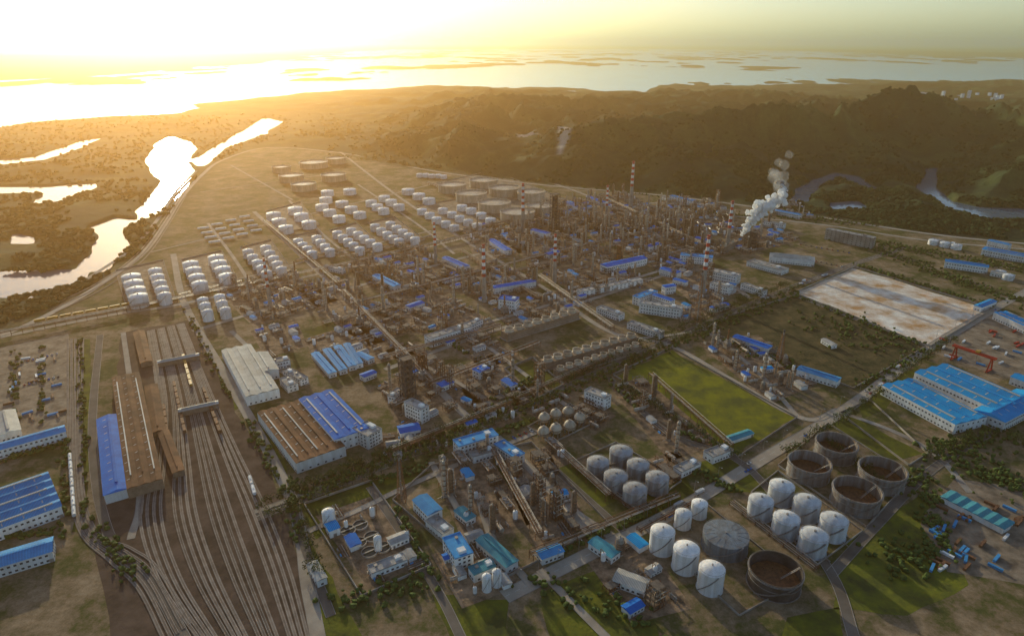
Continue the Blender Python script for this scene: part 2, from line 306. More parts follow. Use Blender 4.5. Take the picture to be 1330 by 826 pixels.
def height(X,Y):
    D=np.hypot(X,Y); U=X/np.maximum(Y,300)
    pl=sdist(X,Y,PLANT); wig=(fbm(X/130,Y/130,3)-.5)
    w=np.full(X.shape,1e9)
    for P in WP: w=np.minimum(w,sdist(X,Y,P)+wig*26)
    lk=sdist(X,Y,LP)+wig*110+(fbm(X/600+3,Y/1100,4)-.5)*(420*ss(D,2000,4000)+1500*ss(D,5000,12000))
    amp=22+56*ss(U,-.30,.02); amp=amp*(1-.5*ss(D,3300,5600))
    n1=fbm(X/360+5,Y/360,5); rg=1-np.abs(2*n1-1)*2.5; rg=np.clip(rg,0,1)**1.2
    n2=fbm(X/1100+50,Y/1100+8,3)
    n3=1-np.abs(2*fbm(X/170+9,Y/170+3,4)-1)*2.4
    h=amp*(.1+1.25*rg*np.clip(n2*2.2-.4,.25,1.5)+.30*np.clip(n3,0,1))
    for a,b,hh,r1,r2 in PK_:
        g=np.exp(-(((X-a)/r1)**2+((Y-b)/r2)**2)); h=h+hh*g*(.5+.6*rg)
    h=np.maximum(h,3)
    h=np.where(D>13000,100*np.clip(fbm(X/4000,Y/9000,4)*1.6-.6,0,1)*ss(D,13000,22000)+2,h)
    h=h*ss(pl,0,180)*(.12+.88*ss(w,20,260))*(.25+.75*ss(lk,0,700))
    k=12+.004*D
    sh=ss(w,-k*.3,k)*ss(lk,-k,k)
    h=-10+(h+10)*sh
    isl=(fbm(X/420+31,Y/900,4)-.55)*240*ss(fbm(X/2600+7,Y/4500,2),.4,.58)
    h=np.where(lk<0,np.maximum(h,np.minimum(isl-9,8)),h)
    h=np.where(pl<0,0,h)
    bare=np.zeros(X.shape)
    for P in SC: bare=np.maximum(bare,ss(-sdist(X,Y,P)+wig*40,-10,10))
    return h,pl,bare
py=np.concatenate([np.linspace(840,340,30),np.linspace(336,112,360),np.linspace(111.5,59.5,190)])
dist=np.array([G(665,p).y for p in py]); dist=np.concatenate([[-1500,-300,60,180],dist,[120000.]])
us=np.linspace(-1.2,1.2,760)
YY=np.repeat(dist[:,None],len(us),1); XX=us[None,:]*np.maximum(YY,900)*1.0
hz,pl,bare=height(XX,YY)
nr,nc=XX.shape
co=np.stack([XX,YY,hz],-1).reshape(-1,3).astype(np.float32)
idx=np.arange(nr*nc).reshape(nr,nc); q=np.stack([idx[:-1,:-1],idx[:-1,1:],idx[1:,1:],idx[1:,:-1]],-1).reshape(-1,4)
def npmesh(name,co,q,m,smooth=True):
    me=bpy.data.meshes.new(name); k=q.shape[1]; me.vertices.add(len(co)); me.vertices.foreach_set('co',co.ravel()); me.loops.add(q.size); me.loops.foreach_set('vertex_index',q.ravel().astype(np.int32))
    me.polygons.add(len(q)); me.polygons.foreach_set('loop_start',np.arange(0,q.size,k,dtype=np.int32)); me.polygons.foreach_set('loop_total',np.full(len(q),k,np.int32)); me.polygons.foreach_set('use_smooth',np.full(len(q),smooth)); me.materials.append(m); me.update(calc_edges=True); return me
gm=bpy.data.materials.new('ground_cover'); gm.use_nodes=True; n=gm.node_tree.nodes; l=gm.node_tree.links; b=n['Principled BSDF']; b.inputs['Roughness'].default_value=.95; b.inputs['Specular IOR Level'].default_value=.05
geo=n.new('ShaderNodeNewGeometry'); at=n.new('ShaderNodeAttribute'); at.attribute_name='cover'
sep=n.new('ShaderNodeSeparateColor'); l.new(at.outputs['Color'],sep.inputs[0])
def nz(sc,de=6,ro=.6):
    t=n.new('ShaderNodeTexNoise'); t.inputs['Scale'].default_value=sc; t.inputs['Detail'].default_value=de; t.inputs['Roughness'].default_value=ro; l.new(geo.outputs['Position'],t.inputs['Vector']); return t.outputs['Fac']
def ramp(f,st):
    r=n.new('ShaderNodeValToRGB'); e=r.color_ramp.elements
    while len(e)<len(st): e.new(.5)
    for i,(p,c) in enumerate(st): e[i].position=p; e[i].color=(*c,1)
    l.new(f,r.inputs[0]); return r.outputs[0]
def mix(f,a,c):
    x=n.new('ShaderNodeMix'); x.data_type='RGBA'; l.new(f,x.inputs[0]); l.new(a,x.inputs[6]); l.new(c,x.inputs[7]); return x.outputs[2]
veg=ramp(nz(.006,8,.72),[(.33,(.012,.03,.022)),(.5,(.03,.055,.03)),(.62,(.07,.095,.035)),(.78,(.17,.14,.07))])
plant=ramp(nz(.018,8,.82),[(.34,(.035,.05,.02)),(.45,(.09,.095,.03)),(.52,(.2,.145,.085)),(.66,(.38,.28,.18))])
barec=ramp(nz(.03,5),[(.3,(.62,.56,.46)),(.7,(.42,.34,.25))])
c=mix(sep.outputs[0],veg,plant); c=mix(sep.outputs[1],c,barec); l.new(c,b.inputs['Base Color'])
bp=n.new('ShaderNodeBump'); bp.inputs['Distance'].default_value=7; bp.inputs['Strength'].default_value=.8
mm=n.new('ShaderNodeMath'); mm.operation='MULTIPLY'; sb=n.new('ShaderNodeMath'); sb.operation='SUBTRACT'; sb.inputs[0].default_value=1.05; l.new(sep.outputs[0],sb.inputs[1]); l.new(nz(.05,5,.7),mm.inputs[0]); l.new(sb.outputs[0],mm.inputs[1]); l.new(mm.outputs[0],bp.inputs['Height']); l.new(bp.outputs[0],b.inputs['Normal'])
me=npmesh('ground',co,q,gm)
ca=me.color_attributes.new('cover','FLOAT_COLOR','POINT'); pf=ss(-pl,-20,40).ravel(); arr=np.stack([pf,bare.ravel(),0*pf,0*pf+1],-1).astype(np.float32); ca.data.foreach_set('color',arr.ravel())
struct(link('ground',me))
wm=bpy.data.materials.new('lake_water'); wm.use_nodes=True; n=wm.node_tree.nodes; l=wm.node_tree.links; b=n['Principled BSDF']; b.inputs['Base Color'].default_value=(.1,.16,.21,1); b.inputs['Roughness'].default_value=.11; b.inputs['IOR'].default_value=1.33
geo=n.new('ShaderNodeNewGeometry'); t=n.new('ShaderNodeTexNoise'); t.inputs['Scale'].default_value=.05; t.inputs['Detail'].default_value=4; l.new(geo.outputs['Position'],t.inputs['Vector']); bp=n.new('ShaderNodeBump'); bp.inputs['Distance'].default_value=.5; bp.inputs['Strength'].default_value=.5; l.new(t.outputs['Fac'],bp.inputs['Height']); l.new(bp.outputs[0],b.inputs['Normal'])
struct(MB().add([(-110000,900,-4),(110000,900,-4),(110000,119000,-4),(-110000,119000,-4)],[(0,1,2,3)]).obj('lake',wm))
# ---------------------------------------------------------------- sheets and roads
def sheet(name,pts,m,z=.05,rag=0):
    P=[G(*p) for p in pts]
    if rag:
        Q=[]
        for i in range(len(P)):
            a,b_=P[i],P[(i+1)%len(P)]; k=max(1,int((b_-a).length/rag))
            for j in range(k):
                v=a.lerp(b_,j/k); Q.append(v+Vector((R.uniform(-.1,.1)*rag,R.uniform(-.1,.1)*rag,0)))
        P=Q
    o=MB().add([(p.x,p.y,z) for p in P],[tuple(range(len(P)))]).obj(name,m); return struct(o)
def crom(P,k=8):
    if len(P)<3: return [P[0].lerp(P[-1],i/10) for i in range(11)]
    Q=[P[0]*2-P[1]]+P+[P[-1]*2-P[-2]]; o=[]
    for i in range(1,len(Q)-2):
        for j in range(k):
            t=j/k; a,b_,c_,d=Q[i-1:i+3]
            o.append(.5*((2*b_)+(c_-a)*t+(2*a-5*b_+4*c_-d)*t*t+(3*b_-a-3*c_+d)*t**3))
    return o+[Q[-2]]
def ribbon(b,P,w,z,h=0,off=0):
    N=[]
    for i in range(len(P)):
        d=(P[min(i+1,len(P)-1)]-P[max(i-1,0)]); d.z=0; d.normalize(); N.append(Vector((-d.y,d.x,0)))
    vs=[]
    for p,nn in zip(P,N):
        for s_ in (-1,1): v=p+nn*(off+s_*w/2); vs.append((v.x,v.y,z))
    b.add(vs,[(2*i,2*i+2,2*i+3,2*i+1) for i in range(len(P)-1)])
    if h:
        o2=[(x,y,zz-h) for x,y,zz in vs]; L=len(vs); b.add(vs+o2,[(2*i,L+2*i,L+2*i+2,2*i+2) for i in range(len(P)-1)]+[(2*i+1,2*i+3,L+2*i+3,L+2*i+1) for i in range(len(P)-1)])
rz_=[.10]
def road(pts,w,m='croad',kerb=True,dash=False,name='road'):
    P=crom([G(*p) for p in pts]); rz_[0]+=.006; b=MB(); ribbon(b,P,w,rz_[0]); o=struct(b.obj(name,m))
    if kerb:
        for s_ in (-1,1): k=MB(); ribbon(k,P,.4,rz_[0]+.13,.14,s_*(w/2+.2)); k.obj('kerb','conc',o)
    if dash:
        D=MB(); 
        for i in range(0,len(P)-1):
            a,b_=P[i],P[i+1]; L=(b_-a).length; m_=max(1,int(L/9))
            for j in range(m_): ribbon(D,[a.lerp(b_,j/m_),a.lerp(b_,(j+.5)/m_)],.35,rz_[0]+.02)
        D.obj('lane_marking','paint',o)
    return P
AV=[(330,672),(500,603),(665,535),(790,478),(960,402),(1037,370),(1110,343),(1180,320)]
road(AV,11,'asphalt',dash=True)
SR=[(655,775),(760,722),(880,662),(1000,590),(1100,530),(1200,457),(1290,402),(1345,372)]
road(SR,12,'croad',dash=True)
road([(330,275),(440,378),(520,455),(600,535),(680,600),(740,660),(800,700)],8)
road([(225,330),(240,395),(300,500),(375,640),(400,760),(415,840)],9,'croad')
road([(-60,452),(0,438),(150,408),(240,394),(430,352),(640,300),(760,270),(900,262)],9,'croad')
road([(250,430),(370,395),(440,378),(745,300),(900,280),(1050,290),(1200,312),(1345,325)],8)
road([(440,196),(510,250),(600,310),(700,370),(790,430),(868,448),(950,493),(1042,543),(1090,532)],7)
road([(700,232),(780,262),(900,335),(975,388)],8)
road([(560,438),(700,400),(830,360),(930,330)],7); road([(500,480),(640,430),(780,385),(900,345)],7)
road([(480,632),(520,690),(570,770),(600,830)],6,'asphalt'); road([(700,590),(760,645),(810,690)],6,'asphalt')
road([(790,490),(865,560),(955,596),(1010,650),(1080,745),(1110,830)],7,'asphalt')
road([(1100,538),(1160,560),(1215,590),(1260,640)],5,'conc'); road([(1035,385),(1120,418),(1205,450)],6)
road([(1080,745),(1140,680),(1210,610),(1290,560),(1345,525)],7,'asphalt')
road([(130,435),(120,560),(140,690),(200,760),(240,830)],7,'asphalt')
road([(380,655),(392,700),(430,800)],6,'asphalt'); road([(-60,446),(0,436),(70,405),(130,370),(185,330),(215,290),(235,258),(262,228),(290,208),(350,192),(450,200),(560,222),(700,240),(860,254),(1000,272),(1200,303),(1345,318)],10)
road([(0,412),(60,392),(120,358),(172,322),(205,285),(228,250),(255,222)],7); road([(160,432),(172,520),(182,640),(170,700)],5)
for a in ([(195,328),(320,298),(470,262),(560,240)],[(240,372),(330,358),(430,330),(560,300)],[(270,290),(300,330),(330,375)],[(375,260),(420,305),(470,345)],[(465,240),(540,290),(590,330)],[(620,640),(640,700),(690,760)],[(400,690),(470,660),(550,622),(700,560)],[(330,665),(400,640)],[(640,560),(720,640),(770,700)],[(560,600),(600,670),(650,745)],[(300,430),(345,470),(400,500)],[(620,440),(700,500),(740,530)],[(830,440),(900,430),(960,405)],[(260,250),(330,240),(440,225)],[(300,215),(380,260)],[(445,430),(520,410),(600,390)],[(520,460),(600,500),(660,545)],[(905,420),(980,480),(1035,540)],[(700,740),(760,800),(800,840)]): road(a,5,'croad')
sheet('bare_lot',[(1033,380),(1110,349),(1287,402),(1206,449)],'bare',.06,30)
sheet('grass_field',[(798,489),(872,455),(1032,543),(958,590)],'grass',.05,20)
sheet('scrub_field',[(905,425),(1033,385),(1200,450),(1108,503),(1040,480)],'scrub',.05,30)
for p in ([(660,480),(692,468),(728,500),(698,515)],[(1100,700),(1200,640),(1260,760),(1180,800),(1080,790)],[(385,655),(480,625),(560,610),(500,650),(410,700)],[(100,440),(118,440),(112,690),(96,690)],[(150,700),(180,740),(240,770),(180,765),(120,720)],[(1110,520),(1200,470),(1150,530),(1120,545)],[(320,540),(338,538),(375,610),(372,630)],[(1070,545),(1100,535),(1200,590),(1150,600)],[(820,640),(880,600),(900,640),(830,690)],[(560,585),(600,565),(680,540),(700,550),(640,560)],[(250,470),(270,463),(310,530),(290,540)],[(700,585),(730,580),(800,650),(780,660)],[(395,430),(470,405),(490,430),(430,450)],[(400,700),(440,770),(480,840),(410,840)],[(560,770),(660,780),(660,840),(590,840)],[(700,770),(820,720),(860,840),(720,840)],[(1020,800),(1090,790),(1100,840),(1010,840)],[(900,600),(960,595),(1000,640),(940,640)]): sheet('lawn',p,'lawn',.04,15)
sheet('rail_yard',[(160,432),(250,415),(300,520),(345,600),(400,760),(425,840),(150,840),(120,700),(140,560)],'gravel',.045,25)
sheet('storage_yard',[(-40,460),(90,432),(86,560),(-40,590)],'yard',.055,20)
sheet('crane_yard',[(1205,455),(1290,405),(1420,440),(1420,520),(1330,500)],'yard',.055,20)
sheet('salvage_yard',[(1195,680),(1240,620),(1345,640),(1345,760),(1230,740)],'yard',.055,20)
# ---------------------------------------------------------------- rail
def track(pts,w=2.6):
    P=crom([G(*p) for p in pts],6); b=MB(); rz_[0]+=.004; ribbon(b,P,w,rz_[0]+.1); o=struct(b.obj('railway_track','bed'))
    for s_ in (-1,1): k=MB(); ribbon(k,P,.16,rz_[0]+.24,.12,s_*.75); k.obj('rail','rail',o)
    return P
LT=[(192,430),(205,520),(196,600),(182,670),(205,750),(262,835)]; RT=[(238,420),(270,500),(306,580),(345,660),(376,740),(402,835)]
for i in [0,1,2,3,5,6,7,8,10,11,12,13,15,16,17,18]:
    t=i/18; track([(a[0]*(1-t)+b_[0]*t,a[1]*(1-t)+b_[1]*t) for a,b_ in zip(LT,RT)])
for k in range(5): track([(88+k*5,440),(90+k*4,600),(102+k*5,685),(142+k*7,728-k*4),(180+k*6,765-k*7),(215+k*8,835-k*6)])
for k in range(3): track([(60+k*6,400+k*3),(130+k*5,366+k*3),(180+k*5,328+k*3),(212+k*4,285+k*3),(236+k*3,248+k*3)])
wg=[('body',MB().box(0,0,1.3,13,3,.4).box(0,0,1.7,12.6,2.9,2.6),'rust'),('bogie',MB().box(-4.3,0,.45,3.2,2.2,.8),'deck'),('bogie',MB().box(4.3,0,.45,3.2,2.2,.8),'deck')]
proto('wagon','freight_wagon',wg); wg2=[('tank_body',MB().tube((-6,0,2.9),(6,0,2.9),1.5,14).cyl(0,0,4.3,.5,.6,8),'white')]+[('underframe',MB().box(0,0,1.2,12.5,2.4,.4),'deck')]+wg[1:]
proto('tank_wagon','tank_wagon',wg2); wg3=[('body',MB().box(0,0,1.3,13,3,.4).box(0,0,1.7,12.6,2.9,2.2),'yellow')]+wg[1:]; proto('open_wagon','freight_wagon',wg3)
def train(key,a,b_,n_,base,zone):
    A=G(*a);B=G(*b_); d=B-A; ang=math.atan2(d.y,d.x)
    for i in range(n_): reg(spawn(key,A+d.normalized()*15*i+Vector((0,0,.4)),ang),base,zone,'wagon',base+'s '+zone)
train('tank_wagon',(97,668),(92,598),7,'white rail tank wagon','in train left of blue shed')
train('open_wagon',(52,418),(150,400),9,'orange open rail wagon','in train near the left bend')
train('wagon',(285,560),(262,500),7,'rusty box wagon','on upper rail yard')
train('wagon',(222,600),(212,520),8,'rusty box wagon','in left lanes of the rail yard')
train('wagon',(240,560),(222,480),8,'rusty box wagon','in middle lanes of the rail yard')
train('open_wagon',(248,500),(232,440),6,'orange open rail wagon','in the upper rail yard')
train('tank_wagon',(330,640),(318,600),2,'white tank wagon','at right edge of rail yard')
# ---------------------------------------------------------------- tanks
def tank(key,px,py_,rpx,base,zone,cat='storage tank',hs=None,turn=0):
    r0={'white_tank':15,'grey_tank':10,'dull_tank':10,'flat_tank':20,'open_tank':19,'far_open_tank':28,'dark_open_tank':20}[key]; h0={'white_tank':13,'grey_tank':13,'dull_tank':12,'flat_tank':12,'open_tank':15,'far_open_tank':15,'dark_open_tank':15}[key]
    sr=rpx*mpp(px,py_)/r0; sz=hs/h0 if hs else sr; p=G(px,py_,h0*sz); p.z=0
    reg(spawn(key,p,turn+R.uniform(-.3,.3),(sr,sr,sz)),base,zone,cat,base+'s '+zone)
WT='white domed storage tank'
rows=[([(170,358),(173,366),(176,375),(179,384)],12.5,'in leftmost wide tank row',14),([(201,350),(204,358),(207,366),(210,374),(213,382)],9,'in narrow row beside leftmost tanks',13),
([(247,341),(251,349),(255,358),(259,367)],10.5,'in third row from railway bend',13),([(280,333),(284,340),(289,348),(294,357)],10.5,'in fourth row from railway bend',13),
([(322,325),(328,332),(334,339),(340,346),(346,353)],7.5,'in twin small row, near line',12),([(345,320),(350,327),(355,334),(360,341),(365,348)],7.5,'in twin small row, far line',12),
([(263,388),(266,395),(269,404)],7.5,'in short row by plant corner',12),([(285,384),(288,392),(292,401)],7.5,'in second short row by plant corner',12),
([(355,277),(362,285),(371,294)],10,'in trio behind the twin rows',12),([(383,270),(391,278),(401,288)],10,'in second trio behind twin rows',12),
([(425,248),(423,257),(418,266),(428,273),(440,281)],9,'in row left of hazy field',11),([(454,246),(444,262),(456,269),(467,276)],9,'in row right of hazy trio',11),
([(387,311),(393,316),(399,321),(405,327)],7,'in fivefold block, left line',11),([(411,307),(416,312),(422,318),(428,324)],7,'in fivefold block, right line',11),
([(438,301),(445,306),(452,311),(459,316),(467,322)],7,'in middle block, left line',11),([(456,297),(465,302),(473,307),(481,312),(490,317)],7,'in middle block, right line',11),
([(487,292),(495,297),(503,302),(511,307),(518,311)],7,'in right block, left line',11),([(507,289),(515,294),(523,299),(531,304),(539,309)],7,'in right block, right line',11),
([(482,261),(490,266),(498,271)],8,'in far trio, left line',11),([(499,255),(508,260),(518,266)],8,'in far trio, right line',11),
([(530,246),(544,252),(557,258)],9,'in front of the dark open tanks',11),([(545,226),(553,226),(561,227),(569,227),(576,228)],5,'in small far row behind tanks',8),
([(548,272),(558,277),(567,283),(579,288),(590,293)],7,'in block below dark tanks, left',10),([(575,271),(587,276),(597,281),(608,286),(620,291)],7,'in block below dark tanks, middle',10),([(600,267),(612,271),(625,277),(637,284)],7.5,'in block below dark tanks, right',10)]
for P,r,z,h in rows:
    for p in P: tank('white_tank',p[0],p[1],r*.88,WT,z,hs=h*1.12)
for x,y,r in [(587,239,17),(612,250,19),(628,233,17),(655,243,19),(642,262,20),(672,274,21),(702,266,18),(690,248,17)]: tank('far_open_tank',x,y,r,'large brown open-topped tank','behind the white tank blocks',hs=19)
for x,y,r in [(378,227,15),(394,238,15),(407,210,17),(433,226,15),(365,216,11),(436,205,12)]: tank('far_open_tank',x,y,r,'wide low tank in golden haze','at far left of plant',hs=17)
for x,y,r in [(1087,574,24),(1147,608,27),(1052,599,25),(1114,635,28)]: tank('open_tank',x,y,r,'large grey open-topped tank','beside the grass at lower right')
tank('dark_open_tank',1008,738,32,'dark open-topped tank','at bottom edge beside white tanks'); tank('flat_tank',943,693,28,'wide slate-grey flat-roofed tank','right of the white tanks',hs=12)
for x,y,r in [(1016,630,15),(989,649,15),(1049,650,16),(1022,672,16),(1084,674,16.5),(1058,694,17)]: tank('grey_tank',x,y,r,'pale grey domed tank','in front of the open tanks',hs=15)
for x,y,r in [(861,689,15),(888,666,10.5),(909,653,10),(892,712,16),(925,738,16)]: tank('white_tank',x,y,r,'bright white storage tank','at the lower road corner',hs=17 if r>12 else 12)
for x,y,r in [(777,599,14),(807,585,14.5),(829,602,14),(800,617,15),(854,619,14.5),(825,634,15)]: tank('dull_tank',x,y,r,'weathered grey domed tank','beside the lower centre unit',hs=13)
for x,y in [(707,542),(722,537),(738,534),(753,542),(740,552),(722,556),(706,560)]:
    p=G(x,y,8); p.z=0; reg(spawn('sphere',p,R.random()*6,.95),'tan spherical gas tank on legs','beside the central avenue','spherical tank','tan spherical gas tanks')
for x,y,r in [(426,664,8),(632,748,6),(645,742,6),(490,698,5)]: tank('white_tank',x,y,r,'small pale upright tank','along the bottom edge',hs=12)
for x,y,r in [(1213,312,6),(1228,315,6),(1243,318,6),(1300,352,6),(1310,357,6)]: tank('white_tank',x,y,r,'small white tank','at the right edge works',hs=8)
for j,(x0,y0,z) in enumerate([(272,300,'in nearest hazy rank by bend'),(290,295,'in second hazy rank by bend'),(308,290,'in third hazy rank by bend'),(326,285,'in farthest hazy rank by bend')]):
    for i in range(4): p=G(x0-8+i*5,y0-2+i*6); reg(spawn('bullet',p,.55,.9),KIND['bullet'][0],z,'vessel','white horizontal gas tanks '+z)
def bund(pts,zone,h=1.6):
    P=[G(*p) for p in pts]; e=empty('bund_wall',P[0]); 
    for i in range(len(P)):
        a,b_=P[i]-P[0],P[(i+1)%len(P)]-P[0]; d=b_-a; c_=(a+b_)/2; MB().box(c_.x,c_.y,0,d.length-.6,.6,h+i*.01,math.atan2(d.y,d.x)).obj('wall_panel','conc',e)
    tag(e,'low concrete wall '+zone,'wall','low plot walls')
bund([(975,640),(1010,612),(1120,690),(1060,735)],'around the pale grey domed tanks'); bund([(1010,605),(1075,550),(1185,620),(1125,685)],'around the large open tanks')
bund([(835,685),(905,645),(1040,755),(960,800)],'around the bright white tanks'); bund([(745,600),(800,575),(885,625),(830,665)],'around the weathered grey tanks')
bund([(685,555),(740,525),(775,548),(720,575)],'around the spherical tanks')
TB=[('around the leftmost tank rows',[(150,352),(212,338),(228,388),(165,402)]),('around third and fourth tank rows',[(235,338),(288,326),(312,368),(255,382)]),('around twin small rows',[(312,322),(352,312),(380,352),(340,362)]),('around the fivefold block',[(375,308),(412,300),(440,330),(402,338)]),('around the middle block',[(428,300),(462,290),(500,322),(466,330)]),('around the right block',[(478,290),(512,282),(552,312),(516,320)]),('below the brown open tanks',[(540,268),(600,258),(655,292),(590,302)]),('around the hazy trios',[(345,275),(390,263),(415,293),(370,303)]),('around the brown open tanks',[(560,240),(640,222),(740,262),(665,292)])]
for z_,p in TB: sheet('tank_yard',p,'yard',.058)
for z_,p in TB+[('around the grass field',[(796,487),(872,452),(1035,543),(958,594)]),('around the scrub field',[(903,425),(1033,384),(1202,451),(1108,505)]),('around the bare clay lot',[(1031,381),(1110,347),(1290,402),(1207,451)]),('around the small green lawn',[(655,480),(692,465),(732,500),(698,518)]),('around the round basins',[(395,655),(482,625),(560,735),(470,775)]),('around the bottom unit',[(510,650),(560,605),(690,575),(790,680),(640,760)]),('right of the bright blue warehouse',[(1090,537),(1130,520),(1205,590),(1180,605)])]: bund(p,z_,2)
# ---------------------------------------------------------------- chimneys
def chimney(px,pb,pt,label,r=2.6,m='conc',frac=.45):
    p=G(px,pb); h=CAM*(pb-pt)/(pb-56)*1.04; e=empty('striped_chimney',p); MB().cyl(0,0,0,r*1.5,h*frac,20,r2=r*1.12,top=False).obj('shaft',m,e)
    k=9; hh=h*(1-frac)/k
    for i in range(k):
        f=1.12-.3*i/k; MB().cyl(0,0,h*frac+hh*i,r*f,hh,20,r2=r*(f-.3/k),top=i==k-1).obj('red_band' if i%2==0 else 'white_band','red' if i%2==0 else 'white',e)
    for f in (.5,.75,.97): MB().ring(0,0,h*f,r*.9,r+1.3,.3,16).ring(0,0,h*f+1.1,r+1.2,r+1.3,.1,16).obj('platform','steel',e)
    MB().beam((r*1.4,0,0),(r*.95,0,h),.5).obj('ladder','steel',e); tag(e,label,'chimney','red and white striped chimneys')
for a in [(819,268,208,'striped chimney farthest back, before the dark hills',3.1),(679,302,236,'striped chimney behind the dark square tower at left',2.8),(787,288,239,'short striped chimney left of the farthest one',2.3),(944,324,258,'striped chimney beside the white steam plume',2.7),(720,367,300,'slim striped chimney in the centre of the plant',2.3),(629,392,312,'striped chimney nearest the centre, left of cooling towers',2.5),(912,385,300,'tallest nearest striped chimney before white offices',2.7),(566,342,286,'hazy striped chimney at left centre',2.2),(352,402,330,'hazy chimney left of the process area',2)]: chimney(*a)
def flare(px,pb,pt,label):
    p=G(px,pb); h=CAM*(pb-pt)/(pb-56); e=empty('flare_tower',p); w=3.5; L=MB()
    A=lambda z,q:(w*(1-.7*z/h)*1.41*math.cos(q),w*(1-.7*z/h)*1.41*math.sin(q),z)
    for s_ in range(4):
        a=s_*math.pi/2+.78; a2=a+math.pi/2
        L.beam(A(0,a),A(h*.95,a),.4)
        for k in range(10): z0=h*.095*k; L.beam(A(z0,a),A(z0+h*.095,a2),.22); L.beam(A(z0,a),A(z0,a2),.22)
    L.obj('lattice_mast','rust',e); MB().cyl(0,0,0,.8,h,10).obj('riser_pipe','steel',e); MB().cyl(0,0,h,1,3,10,r2=1.3).obj('flare_tip','dark',e); tag(e,label,'tower')
flare(522,650,578,'thin lattice tower beside bottom left lawn'); flare(905,420,345,'lattice mast left of the scrub field'); flare(760,300,255,'far lattice mast before the hills'); flare(1012,470,425,'lattice mast in the unit beside the scrub')
def block_tower(px,pb,pt,w,label,m='dark'):
    p=G(px,pb); h=CAM*(pb-pt)/(pb-56); e=empty('reactor_tower',p,math.radians(38)); fr=MB(); lv=int(h/6)
    for x in (-w/2,0,w/2):
        for y in (-w/2,0,w/2): fr.beam((x,y,0),(x,y,h),.6)
    for k in range(1,lv+1):
        z=h*k/lv
        for u in (-w/2,w/2): fr.beam((u,-w/2,z),(u,w/2,z),.5); fr.beam((-w/2,u,z),(w/2,u,z),.5); fr.beam((-w/2,u,z-h/lv),(w/2,u,z),.3); fr.beam((u,-w/2,z-h/lv),(u,w/2,z),.3)
        MB().box(0,0,z-.4,w*.97,w*.97,.2).obj('deck','deck',e)
    fr.obj('framework',m,e)
    for x in (-w/4,w/4): MB().cyl(x,0,2,w*.2,h*.9,16).dome(x,0,2+h*.9,w*.2,w*.15,16).obj('reactor',m,e)
    MB().beam((w/2+1,-w/2,0),(w/2+1,w/2,h),.8).obj('stair','rust',e); tag(e,label,'tower')
block_tower(720,300,248,14,'dark square reactor tower in the far process area'); block_tower(531,522,453,12,'tall dark reactor tower left of the cooling towers'); block_tower(975,322,298,18,'dark boiler tower under the steam plume'); block_tower(548,480,455,9,'rusty tower beside the tall dark reactor','rust'); block_tower(803,340,316,10,'rusty reactor tower behind long blue roof','rust'); block_tower(890,308,282,9,'brown tower left of plume chimney','brown')
# ---------------------------------------------------------------- cooling towers
def cooling(a,b_,n_,w,h,label,rows_=1):
    A=G(*a,h);B=G(*b_,h); A.z=B.z=0; d=B-A; L=d.length; e=empty('cooling_tower',(A+B)/2,math.atan2(d.y,d.x))
    MB().box(0,0,0,L+3,w+2,1.2).obj('basin','conc',e); MB().box(0,0,1.2,L,w,h-1.2).box(0,0,h,L+.8,w+.8,.5).obj('casing','brick',e)
    for k in range(3): MB().box(0,-w/2-.25,2+k*2,L*.98,.4,.5).obj('louvre','conc',e)
    for j in range(rows_):
        for i in range(n_):
            x=-L/2+L*(i+.5)/n_; y=(j-(rows_-1)/2)*w/max(rows_,1); r=min(L/n_*.4,w/rows_*.42)
            MB().cyl(x,y,h+.5,r*1.1,2.2,20,r2=r*.92,top=False).cyl(x,y,h+2.7,r*.92,1.6,20,r2=r,top=False).cyl(x,y,h+.5,r*.9,3.8,20,top=False,inv=True).cyl(x,y,h+1.2,r*.9,.1,20).ring(x,y,h+4.2,r*.88,r*1.04,.15,20).obj('fan_stack','tan',e)
    tag(e,label,'cooling tower','cooling towers with fan stacks')
cooling((655,432),(748,404),8,14,10,'upper cooling tower with eight fans above the avenue'); cooling((705,470),(825,436),10,13,9,'middle cooling tower with ten fans near the avenue')
cooling((722,482),(830,448),10,10,7,'lowest cooling tower with ten fans near the avenue')
cooling((935,322),(955,312),2,12,10,'small two-fan cooling tower near the plume chimney')
